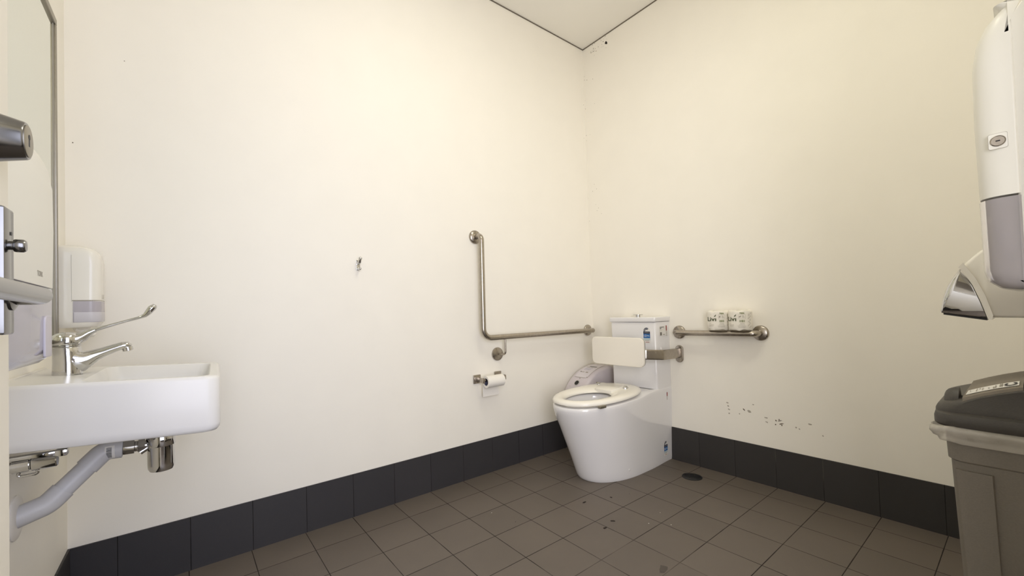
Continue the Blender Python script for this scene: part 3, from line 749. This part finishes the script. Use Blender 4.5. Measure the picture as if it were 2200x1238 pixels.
bm = new(); lathe(bm, [(.003, 0), (.003, .002)], (tx + .0245, ty - .004, tz + .083), (1, -.2, 0), 12); finish(bm, 'red_dot', M['blackink'], t)

# ------------------------------------------------------------------ bottle trap and waste pipe under the basin
px, py = -2.396, -.503
t = thing('bottle_trap', 'chrome bottle trap hanging under the basin', 'trap', (px, py, .53))
bm = new(); lathe(bm, [(.0165, 0), (.0165, .026)], (px, py, .6385), (0, 0, 1), 28); finish(bm, 'tailpiece', M['chrome'], t)
bm = new(); lathe(bm, [(.002, 0), (.016, .001), (.0255, .005), (.0292, .013), (.0298, .022), (.0298, .072)], (px, py, .527), (0, 0, 1), 36); finish(bm, 'cup', M['chrome'], t)
bm = new(); lathe(bm, [(.0305, .072), (.0315, .0735), (.0315, .1035), (.029, .107), (.016, .1105)], (px, py, .527), (0, 0, 1), 36); finish(bm, 'trap_head', M['chrome'], t)
bm = new(); ang = (-.995, 0, .035)
lathe(bm, [(.0125, .020), (.0125, .036)], (px, py, .605), ang, 24); lathe(bm, [(.0185, .033), (.0185, .047), (.015, .049)], (px, py, .605), ang, 8); lathe(bm, [(.014, .048), (.014, .055)], (px, py, .605), ang, 24)
sweep(bm, [(px - .028, py - .006, .600), (px - .044, py - .010, .591)], .008, 14)
finish(bm, 'outlet_elbow', M['chrome'], t)
bm = new(); lathe(bm, [(.0155, .053), (.0185, .0545), (.0185, .076), (.0165, .078)], (px, py, .605), ang, 12); finish(bm, 'coupling_nut', M['chrome'], t)
t = thing('waste_pipe', 'grey plastic waste pipe angling from the bottle trap down into the wall', 'pipe', (XC, py, .49))
A_, B_, C_, D_ = Vector((px - .077, py, .6077)), Vector((-2.508, py, .6095)), Vector((-2.602, py - .036, .512)), Vector((XC, py - .050, .4985))
bm = new(); sweep(bm, fillet([A_, B_, C_, D_], [.03, .04], 10), .0215, 28); pipe = finish(bm, 'pipe_run', M['pvc'], t)
def sock(a, b, r): 
    bm = new(); sweep(bm, [a, a + (b - a) * .02, b - (b - a) * .02, b], [(r - .001,) * 2, (r, r), (r, r), (r - .001,) * 2], 28); return bm
d1 = (C_ - B_).normalized()
bm = new(); sweep(bm, fillet([A_ + Vector((-.001, 0, 0)), B_, B_ + d1 * .047], .03, 10), .0242, 28); finish(bm, 'upper_elbow', M['pvc'], t)
bm = new(); sweep(bm, fillet([C_ - d1 * .036, C_, D_ + Vector((-.004, 0, 0))], .04, 10), .0242, 28); finish(bm, 'lower_elbow', M['pvc'], t)
bm = new(); lathe(bm, [(.050, 0), (.050, .003), (.047, .0055), (.024, .007)], D_ + Vector((0, 0, .002)), (1, 0, 0), 40); finish(bm, 'wall_flange', M['flange'], t)
bm = new()
def onpipe(a, b, d=.0006):
    an = b / .0242; return Vector((-2.497 + a, py - (.0243 + d) * math.cos(an), .6092 + (.0243 + d) * math.sin(an)))
for k in range(12): patch(bm, -.0085, -.022 + .003 * k, .010, -.019 + .003 * k, lambda a, b: onpipe(a, b), 0)
def rows(bm, x0, x1, n=1):
    rr = random.Random(4); y = -.018
    while y < .011:
        w = rr.choice((.0007, .0011, .0016)); vs = [bm.verts.new(onpipe(*q, .001)) for q in ((x0, y), (x1, y), (x1, y + w), (x0, y + w))]
        bm.faces.new(vs).material_index = 1; y += w + rr.choice((.0006, .001))
rows(bm, -.0055, .0045)
bm2 = finish(bm, 'barcode_sticker', None, t, smooth=False, mats=[M['sticker'], M['blackink']]); bm2['label'] = 'white barcode sticker'

# stop valve on the wall at the near end of the basin
vy, vz = -.690, .645
t = thing('stop_valve', 'chrome stop valve on the wall under the near end of the basin', 'valve', (XC, vy, vz))
bm = new(); lathe(bm, [(.018, -.002), (.018, .003), (.0105, .005), (.0105, .058)], (XC, vy, vz), (1, 0, .03), 24); lathe(bm, [(.0135, .026), (.0135, .050)], (XC, vy, vz), (1, 0, .03), 24); finish(bm, 'valve_body', M['chrome'], t)
bm = new(); lathe(bm, [(.0125, .052), (.0142, .0535), (.0142, .088), (.0125, .090)], (XC, vy, vz), (1, 0, .03), 10); finish(bm, 'compression_nut', M['chrome'], t)
bm = new(); sweep(bm, fillet([(XC + .036, vy, vz - .010), (XC + .032, vy, vz - .021), (XC + .062, vy, vz - .020), (XC + .060, vy, vz - .010)], .007, 6), .0030, 12); finish(bm, 'handle_loop', M['chrome'], t)
bm = new(); box(bm, (XC + .02, vy - .008, vz + .014), (XC + .088, vy + .012, vz + .0225), .002, 2); box(bm, (XC + .086, vy - .009, vz + .009), (XC + .106, vy + .013, vz + .024), .003, 2); box(bm, (XC + .03, vy - .004, vz + .004), (XC + .045, vy + .006, vz + .016), .001, 1)
finish(bm, 'inlet_fitting', M['chrome'], t)

# ------------------------------------------------------------------ mirror
t = thing('wall_mirror', 'tall mirror in a thin aluminium frame above the basin', 'mirror', (XC, -.70, .885))
my0, my1, mz0, mz1 = -1.16, -.214, .885, 1.860
bm = new(); box(bm, (XC, my0 + .012, mz0 + .012), (XC + .012, my1 - .012, mz1 - .012)); finish(bm, 'glass', M['mirror'], t, smooth=False)
for nm, a, b in (('frame_rail', (my0, mz0), (my1, mz0 + .02)), ('frame_rail', (my0, mz1 - .02), (my1, mz1)), ('frame_stile', (my0, mz0 + .02), (my0 + .02, mz1 - .02)), ('frame_stile', (my1 - .015, mz0 + .02), (my1, mz1 - .02))):
    bm = new(); box(bm, (XC, a[0], a[1]), (XC + .018, b[0], b[1]), .002, 2); finish(bm, nm, M['alu'], t)

bm = new(); box(bm, (XC, my1 - .0190, mz0 + .02), (XC + .0135, my1 - .015, mz1 - .02)); finish(bm, 'inner_strip', M['greyink'], t, smooth=False)  # dark strip along the inner edge of one frame stile

# ------------------------------------------------------------------ soap dispenser on the left wall near the corner
t = thing('soap_dispenser', 'white wall soap dispenser with grey level window behind the tap', 'soap dispenser', (XC, -.14, .95))
sy0, sy1, sz0, sz1 = -.192, -.082, .929, 1.183
scy, shy = (sy0 + sy1) / 2, (sy1 - sy0) / 2
def sring(z, dx, k, r): return [Vector((XC + a, b, z)) for a, b in rrect(dx / 2, scy, dx / 2, shy * k, (r, .002, .002, r), 7)]
bm = new()
loft(bm, [sring(sz0, .086, .88, .022), sring(sz0 + .004, .094, .94, .024), sring(sz0 + .016, .101, .99, .026), sring(sz0 + .03, .103, 1, .026), sring(sz1 - .05, .105, 1, .026),
          sring(sz1 - .022, .101, .985, .026), sring(sz1 - .008, .090, .94, .026), sring(sz1, .062, .80, .022)])
finish(bm, 'dispenser_cover', M['plastic'], t, angle=50)
bm = new()
o = rrect(.074, 0, .0325, 1, 0.001, 7)
def shell(z0, z1, x0, d, name, m):
    """skin hugging the cover from x0 outwards"""
    rr_ = rrect(.103 / 2, scy, .103 / 2, shy, (.026, .002, .002, .026), 9)
    half = [(a, b) for a, b in rr_ if a >= x0]
    # order: start on the far side, round the front, end on the near side
    far = [p for p in half if p[1] >= scy]; near = [p for p in half if p[1] < scy]
    far.sort(key=lambda p: (p[0], -p[1])); near.sort(key=lambda p: (-p[0], -p[1]))
    seq = [(x0, sy1)] + far + near + [(x0, sy0)]
    def offp(p, d):
        v = Vector((p[0] - .045, (p[1] - scy) * 1.2)); v.normalize(); return (p[0] + v.x * d, p[1] + v.y * d)
    out = []
    bm = new()
    for zz, k in ((z0, 0), (z0 + .003, d), (z1 - .001, d), (z1, 0)):
        out.append([bm.verts.new((XC + offp(p, k)[0], offp(p, k)[1], zz)) for p in seq])
    for a, b in zip(out, out[1:]): bridge(bm, a, b, False)
    return finish(bm, name, m, t, angle=50)
shell(.9455, 1.011, .044, .0016, 'level_window', mat('grey_soap_window', (.46, .43, .47, 1), .25, noise=.03, nscale=30))
shell(.9455, .9775, .046, .0022, 'push_pad', mat('pale_push_pad', (.62, .60, .64, 1), .35))
shell(1.0112, 1.0135, .042, .0014, 'cover_seam', M['greyink'])
bm = new(); box(bm, (XC + .0405, sy0 - .0006, 1.009), (XC + .0415, sy0 + .002, sz1 - .03)); finish(bm, 'side_seam', mat('seam_grey', (.55, .53, .48, 1), .5), t)
bm = new(); lathe(bm, [(.016, 0), (.020, .010), (.021, .012)], (XC + .055, scy, sz0 - .012), (0, 0, 1), 20)
sweep(bm, [(XC + .045, scy, sz0 - .004), (XC + .060, scy, sz0 - .012), (XC + .076, scy, sz0 - .020), (XC + .084, scy, sz0 - .026)], [(.010, .018), (.012, .017), (.013, .015), (.006, .009)], 20, up=(0, 0, 1)); finish(bm, 'nozzle', M['plastic'], t)
bm = new()
for k in (0, 1): patch(bm, -.012 + k * .008, 1.018, -.007 + k * .008, 1.029, lambda a, b: Vector((XC + .1056, scy + a, b)), 0)
patch(bm, -.014, 1.031, .006, 1.0325, lambda a, b: Vector((XC + .1056, scy + a, b)), 0)
finish(bm, 'small_logo', M['greyink'], t, smooth=False)

# ------------------------------------------------------------------ paper towel dispensers
def towel_dispenser(label, place, w, d0, d, h, winmat, plas, seam_f, lock, logo, winh, R=.030):
    """place maps (out from wall, along wall, up) to space; d0 back plate depth, d full depth"""
    t = thing('paper_towel_dispenser', label, 'towel dispenser', place(0, 0, 0), 'wall paper towel dispensers')
    hw = w / 2
    def ring(z, dx, k, r, x0=0.): return [place(a, b, z) for a, b in rrect((x0 + dx) / 2, 0, (dx - x0) / 2, hw * k, (r, .003, .003, r), 7)]
    # back plate
    bm = new(); loft(bm, [ring(.004, d0 - .004, .975, .004), ring(.006, d0 + seam_f + .003, .985, .004), ring(h - .03, d0 + seam_f + .003, .985, .004), ring(h - .012, d0 - .006, .97, .004)]); finish(bm, 'back_plate', plas, t)
    # cover above the window
    bm = new()
    loft(bm, [ring(winh, d, 1, R, d0 + seam_f), ring(winh + .002, d + .0005, 1, R, d0 + seam_f), ring(h * .6, d + .002, 1, R, d0 + seam_f), ring(h - .085, d + .001, 1, R, d0 + seam_f), ring(h - .05, d - .004, .995, R, d0 + seam_f), ring(h - .025, d - .014, .98, R, d0 + seam_f), ring(h - .008, d - .03, .95, .02, d0 + seam_f), ring(h, d0 + (d - d0) * .45, .92, .01, d0 + seam_f)])
    cov = finish(bm, 'cover', plas, t, angle=50)
    # clear lower window, open shell
    bm = new(); sk = []
    for z, dx, k in ((.0, d - .030, .93), (.004, d - .016, .965), (.014, d - .005, .99), (.030, d - .0012, 1.0), (winh - .003, d, 1.0)):
        pr = rrect((d0 + seam_f + dx) / 2, 0, (dx - d0 - seam_f) / 2, hw * k, (R, .003, .003, R), 7)
        sk.append([place(a, b, z) for a, b in pr])
    inn = [[place(d0 + seam_f + .004 + (a_ - d0 - seam_f) * .93, b_ * .985, z + (.004 if i == 0 else 0)) for a_, b_ in rrect((d0 + seam_f + dx) / 2, 0, (dx - d0 - seam_f) / 2, hw * k, (R, .003, .003, R), 7)] for i, (z, dx, k) in enumerate(((.004, d - .030, .93), (.006, d - .016, .965), (.016, d - .005, .99), (.030, d - .0012, 1.0), (winh - .003, d, 1.0)))]
    vo = [ring_face(bm, r) for r in sk]; vi = [ring_face(bm, r) for r in inn]
    for a, b in zip(vo, vo[1:]): bridge(bm, a, b)
    for a, b in zip(vi, vi[1:]): bridge(bm, b, a)
    bridge(bm, vo[-1], vi[-1]); cap(bm, vo[0]); cap(bm, vi[0])
    finish(bm, 'clear_window', winmat, t, angle=50)
    # folded towels seen through the window, sagging at the front
    bm = new(); x0, x1 = d0 + seam_f + .006, d - .012
    ww = hw - .012
    pr = [(x0, winh - .004), (x1, winh - .004), (x1, .105), (x1 - .004, .075), (x0 + (x1 - x0) * .45, .052), (x0, .060)]
    loft(bm, [[place(a, s * ww, z) for a, z in pr] for s in (-1, -.98, .98, 1)])
    finish(bm, 'folded_towels', M['papertowel'], t)
    if lock:
        bm = new(); f = lambda a, b, dd: place(d0 + (d - d0) * .50 + a * .56, -hw - dd, lock + b * .60)
        slab(bm, rrect(0, 0, .017, .019, .004), f, -.002, .0012, .0005); lp = finish(bm, 'lock_surround', plas, cov)
        bm = new()
        for k in range(1):
            o1 = [f(a, b, .0014) for a, b in rrect(0, 0, .0172, .0192, .004)]; o2 = [f(a, b, .0014) for a, b in rrect(0, 0, .0166, .0186, .004)]
            bridge(bm, ring_face(bm, o1), ring_face(bm, o2))
        finish(bm, 'surround_line', M['greyink'], cov)
        bm = new(); c = f(0, 0, 0); nn = f(0, 0, 1) - f(0, 0, 0)
        lathe(bm, [(.0080, 0), (.0080, .002), (.0072, .003), (.0068, .0022)], c, nn, 28); finish(bm, 'lock_barrel', M['steel'], cov)
        bm = new(); slab(bm, [(-.004, -.0012), (.004, -.0012), (.004, .0012), (-.004, .0012)], f, .002, .0031); finish(bm, 'keyway', M['black'], cov)
    if logo:
        bm = new(); f = lambda a, b: place(d + .0011, a, b)
        text(bm, 'TORK', .0125, lambda a, b: f(logo[0] + a, logo[1] + b), 0, 1.0, bold=.0002)
        finish(bm, 'small_logo', M['greyink'], cov, smooth=False)
    return t
# left wall, between the door leaf and the mirror
tdl = towel_dispenser('paper towel dispenser on the left wall, behind the door lever', lambda o, a, z: Vector((XC + o, -1.03 + a, .868 + z)), .290, .035, .118, .405, M['lilacwin'], M['plastic2'], .002, None, (.044, .157), .138, .014)
bm = new(); slab(bm, rrect(-.936, .919, .022, .036, (.012, .012, .004, .004), 5), lambda a, b, d: Vector((XC + .1165 + d, a, b)), 0, .0035, .001)
finish(bm, 'towel_tail', mat('lilac_paper', (.60, .575, .64, 1), .6), tdl)
# front wall, at the right edge of the view
towel_dispenser('paper towel dispenser with a key lock above the bin', lambda o, a, z: Vector((-1.25 + a, YD + o, .945 + z)), .300, .126, .170, .430, M['window'], M['plastic2'], .003, .222, None, .141)

# ------------------------------------------------------------------ hand dryer on the front wall
t = thing('hand_dryer', 'white hand dryer with a chrome nose behind the key-locked towel dispenser', 'hand dryer', (-.80, YD, .88))
def dr(o, z, x): return Vector((x, YD + o, .885 + z))
x0, x1 = -.95, -.68
pw = [(0, .0), (.10, .002), (.182, .004), (.190, .010), (.196, .045), (.213, .085), (.230, .112), (.222, .128), (.200, .152), (.172, .176), (.13, .196), (.08, .206), (0, .208)]
bm = new(); rings = []
for x, k in ((x0, .93), (x0 + .004, .965), (x0 + .013, .99), (x0 + .03, 1), (x1 - .03, 1), (x1 - .013, .99), (x1 - .004, .965), (x1, .93)):
    rings.append([dr(o * (1 if o == 0 else 1) if k == 1 else o * (.5 + k / 2), .1 + (z - .1) * k, x) for o, z in pw])
loft(bm, rings); finish(bm, 'dryer_shell', M['plastic'], t, angle=50)
pc = [(.188, .002), (.262, .016), (.263, .022), (.258, .050), (.250, .078), (.238, .102), (.228, .118), (.224, .114), (.208, .078), (.197, .040)]
bm = new(); rings = []
mo, mz = .222, .06
for x, k in ((x0 + .006, .90), (x0 + .008, .96), (x0 + .014, .99), (x0 + .03, 1), (x1 - .03, 1), (x1 - .014, .99), (x1 - .008, .96), (x1 - .006, .9)):
    rings.append([dr(mo + (o - mo) * k, mz + (z - mz) * k, x) for o, z in pc])
loft(bm, rings); finish(bm, 'chrome_nose', M['chrome'], t, angle=50)
band = [(.182, .000), (.188, .002), (.197, .040), (.208, .078), (.224, .116), (.229, .121), (.221, .131), (.203, .094), (.190, .055), (.180, .010)]
bm = new(); loft(bm, [[dr(o, z, x) for o, z in band] for x in (x0 - .003, x0 + .01, x1 - .01, x1 + .003)]); finish(bm, 'white_band', M['plastic'], t, angle=50)
bm = new(); loft(bm, [[dr(o, z, x) for o, z in ((.190, -.0015), (.258, .0125), (.258, .016), (.19, .003))] for x in (x0 + .012, x1 - .012)]); finish(bm, 'air_outlet', M['black'], t)

# ------------------------------------------------------------------ bin
bx0, bx1 = -1.08, -.80; by0, by1 = -1.896, -2.138     # front (towards room) and back
t = thing('waste_bin', 'grey plastic waste bin with dark sloping lid at the right edge', 'bin', ((bx0 + bx1) / 2, (by0 + by1) / 2, 0))
bcx, bcy2 = (bx0 + bx1) / 2, (by0 + by1) / 2; bhx, bhy2 = (bx1 - bx0) / 2, (by0 - by1) / 2
def br(z, k, r=.03, ins=0): 
    return [Vector((a, b, z)) for a, b in rrect(bcx, bcy2, bhx * k - ins, bhy2 * k - ins, r, 5)]
def kz(z): return .80 + .20 * z / .645
bm = new()
loft(bm, [br(0, kz(0) - .02, .03), br(.006, kz(0), .03), br(.59, kz(.59), .03, .004), br(.594, kz(.594), .03), br(.648, kz(.648), .03), br(.648, kz(.648), .03, .004), br(.58, kz(.58), .03, .008), br(.02, kz(.02), .03, .01)])
body = finish(bm, 'bin_body', M['binbody'], t)
# raised corner posts and edge frame on the side that faces the camera
bm = new()
def sidef(f, z, d):   # f -1..1 across the side facing -X (1 = towards the room)
    k = kz(z); return Vector((bcx - bhx * k - d + .004, bcy2 + (bhy2 * k - .012) * f, z))
for f0, f1 in ((.50, 1.0), (-1.0, -.5)):
    rings = []
    for z in (.01, .575):
        rings.append([sidef(f0, z, 0), sidef(f0 + .02, z, .006), sidef(f1 - .1, z, .006), sidef(f1, z, 0), sidef(f1, z, -.006), sidef(f0, z, -.006)])
    loft(bm, rings)
finish(bm, 'corner_post', M['binbody'], body)
# lid
bm = new()
def lr(z, gx, gy, r): return [Vector((a, b, z)) for a, b in rrect(bcx, bcy2, bhx + gx, bhy2 + gy, r, 5)]
loft(bm, [lr(.668, .008, .006, .03), lr(.666, .013, .011, .034), lr(.671, .017, .015, .036), lr(.684, .018, .015, .036), lr(.692, .015, .013, .034), lr(.696, .004, .004, .03)])
lid = finish(bm, 'lid_rim', M['binlid'], t)
top = [(by0 + .014, .690), (by0 + .0135, .698), (by0 + .010, .706), (by0 + .003, .712), (by0 - .010, .7165), (by0 - .030, .723), (by0 - .055, .7345), (by0 - .080, .7445), (by0 - .105, .7530), (by0 - .125, .7580), (by0 - .15, .761), (by1 + .012, .762), (by1 + .004, .692)]
bm = new(); rings = []
for x, dz, off in ((bx0 - .004, -.004, .034), (bx0 - .001, -.002, .024), (bx0 + .004, -.001, .015), (bx0 + .014, 0, .006), (bx0 + .026, 0, .001), (bx0 + .034, 0, 0), (bx1 - .034, 0, 0), (bx1 - .014, 0, .006), (bx1 + .004, -.004, .034)):
    rings.append([Vector((x, y - (off * max(0, 1 - (by0 + .014 - y) / .05) if y > by1 + .02 else 0), z + (dz if z > .7 else 0))) for y, z in top])
loft(bm, rings); finish(bm, 'lid_hood', M['binlid'], t, angle=30)
bm = new()   # flap with a step edge
fl = [(by0 - .030, .723), (by0 - .055, .7345), (by0 - .080, .7445), (by0 - .105, .7530), (by0 - .112, .7548)]
def flz(y):
    for (ya, za), (yb, zb) in zip(top, top[1:]):
        if yb <= y <= ya: return za + (zb - za) * (ya - y) / (ya - yb)
    return .777
rings = []
for x, d in ((bx0 + .000, -.004), (bx0 + .003, .004), (bx0 + .012, .0055), (bx1 - .012, .0055), (bx1 - .003, .004), (bx1, -.004)):
    rings.append([Vector((x, y, z + d)) for y, z in fl] + [Vector((x, y, z - .008)) for y, z in reversed(fl)])
loft(bm, rings); flap = finish(bm, 'flap', M['binflap'], t, angle=50)
bm = new()   # sticker on the flap
def onl(a, s, d=.0066): # a along x, s from front end
    y = by0 - .0335 - s * .86; return Vector((a, y, flz(y) + d))
n = 8; x0s, x1s = bx0 + .020, bx0 + .085
lo = [bm.verts.new(onl(x0s, .085 * k / n)) for k in range(n + 1)]; hi = [bm.verts.new(onl(x1s, .085 * k / n)) for k in range(n + 1)]
for k in range(n): bm.faces.new((lo[k], lo[k + 1], hi[k + 1], hi[k]))
for k in range(2): 
    c0 = (x0s + .030, .072); ro, ri = (.0165, .0105)
    a1 = [bm.verts.new(onl(c0[0] + ro * 1.4 * math.cos(a), c0[1] + ro * .62 * math.sin(a),   .0078)) for a in [PI * (.15 + 1.65 * j / 20) for j in range(21)]]
    a2 = [bm.verts.new(onl(c0[0] + ri * 1.4 * math.cos(a), c0[1] + ri * .62 * math.sin(a),   .0078)) for a in [PI * (.15 + 1.65 * j / 20) for j in range(21)]]
    if k == 0: bridge(bm, a1, a2, False, 1)
for (s0, s1, xa, xb, mi) in ((.054, .056, .015, .055, 2), (.057, .059, .015, .055, 2), (.044, .046, .008, .03, 2), (.047, .049, .010, .045, 2), (.036, .0385, .018, .026, 1), (.026, .0275, .01, .045, 2), (.021, .0225, .03, .05, 2), (.016, .0175, .01, .05, 2), (.006, .0075, .02, .03, 2), (.004, .0055, .04, .05, 2)):
    patch(bm, x0s + xa, s0, x0s + xb, s1, lambda a, b: onl(a, b, .0078), mi)
finish(bm, 'recycling_sticker', None, flap, smooth=False, mats=[M['sticker'], M['blackink'], M['greyink']])['label'] = 'white printed sticker'
bm = new()   # thumb grip
gc = Vector((bx0 + .05, by0 - .010, .7080))
rings = []
for k in range(7):
    a = PI / 2 * k / 6
    rings.append([gc + Vector((.030 * math.cos(b) * math.cos(a) ** .5 if k < 6 else .001 * math.cos(b), -.013 + .024 * math.sin(a) * 1, .034 * max(math.sin(b), -.3) * (math.cos(a) ** .5 if k < 6 else .02))) for b in [2 * PI * j / 24 for j in range(24)]])
loft(bm, rings); finish(bm, 'thumb_grip', M['binlid'], t, angle=60)
bm = new(); box(bm, (bx0 - .002, by0 - .124, .745), (bx1 + .002, by0 - .1135, .7600)); finish(bm, 'flap_gap', M['black'], t, smooth=False)
# bin liner frill
bm = new(); rr = random.Random(12); n = 96; rings = []
bs = rrect(bcx, bcy2, bhx, bhy2, .03, 23)
for z, g in ((.6685, .003), (.664, .007), (.655, .008), (.645, .0065), (.636, .0055), (.628, .006)):
    ring = []
    for i, (a, b) in enumerate(bs):
        v = Vector((a - bcx, b - bcy2)); v.normalize(); th = math.atan2(b - bcy2, a - bcx)
        w = .0036 * math.sin(th * 11 + z * 160) + .0028 * math.sin(th * 19 - z * 260) + .0018 * math.sin(th * 23 + z * 200) + .0014 * math.sin(th * 37)
        ex = .030 * math.exp(-((th - 2.42) / .15) ** 2) * (1 if z > .65 else (z - .622) / .03)
        zz = z - (.006 * math.sin(th * 5) + .005 * math.sin(th * 9 + 1) if z < .64 else 0) - (.0 if z < .64 else 0)
        ring.append(Vector((a + v.x * (g + w * (z < .668) + ex), b + v.y * (g + w * (z < .668) + ex), zz)))
    rings.append(ring)
loft(bm, rings, False, False); o = finish(bm, 'bin_liner', M['bag'], t, angle=80)
sd = o.modifiers.new('thickness', 'SOLIDIFY'); sd.thickness = .0008

# ------------------------------------------------------------------ lights
def area(name, loc, rot, sx, sy, power, col):
    l = bpy.data.lights.new(name, 'AREA'); l.shape = 'RECTANGLE'; l.size = sx; l.size_y = sy; l.energy = power; l.color = col
    o = bpy.data.objects.new(name, l); C.objects.link(o); o.location = loc; o.rotation_euler = rot; return o
area('panel_lamp', (LX, LY, H - .036), (0, 0, 0), .56, .56, 7.3, (1, .985, .86))
area('downlight_lamp', (DLX, DLY, H - .016), (0, 0, 0), .15, .15, 4.3, (1, .94, .70))
# daylight straight through the doorway, and an added oblique fill lamp outside it
area('doorway_daylight', ((DX0 + DX1) / 2, YD - .5, 1.24), (PI / 2, 0, 0), 1.1, 1.7, 30.5, (.79, .825, 1))
area('passage_fill', ((DX0 + DX1) / 2 - .9, YD - 1.0, 1.15), (PI / 2, 0, -.75), 1.2, 1.65, 47, (1, .957, .957))
w = bpy.data.worlds.new('world'); bpy.context.scene.world = w; w.use_nodes = True
w.node_tree.nodes['Background'].inputs['Color'].default_value = (.85, .88, 1, 1)
w.node_tree.nodes['Background'].inputs['Strength'].default_value = .12

# ------------------------------------------------------------------ camera
f_px, yaw, pitch, roll = 891.165, .894698, .0224869, -.0315896
cam = bpy.data.cameras.new('camera'); co = bpy.data.objects.new('camera', cam); C.objects.link(co)
fw = Vector((math.cos(pitch) * math.cos(yaw), math.cos(pitch) * math.sin(yaw), math.sin(pitch)))
rt = Vector((math.sin(yaw), -math.cos(yaw), 0)); up = rt.cross(fw)
r2 = rt * math.cos(roll) + up * math.sin(roll); u2 = -rt * math.sin(roll) + up * math.cos(roll)
R = Matrix((r2, u2, -fw)).transposed()
co.matrix_world = Matrix.Translation((-2.34637, -2.02527, .93705)) @ R.to_4x4()
cam.sensor_fit = 'HORIZONTAL'; cam.sensor_width = 36; cam.lens = f_px / 2200 * 36
cam.shift_x = -6.38 / 2200; cam.shift_y = 30.25 / 2200
cam.clip_start = .01
S = bpy.context.scene
S.camera = co
S.view_settings.view_transform = 'Standard'; S.view_settings.look = 'None'
S.view_settings.exposure = -.01; S.view_settings.gamma = 1; S.view_settings.use_curve_mapping = False
S.cycles.max_bounces = 14; S.cycles.diffuse_bounces = 8; S.cycles.transmission_bounces = 10
S.cycles.use_denoising = True
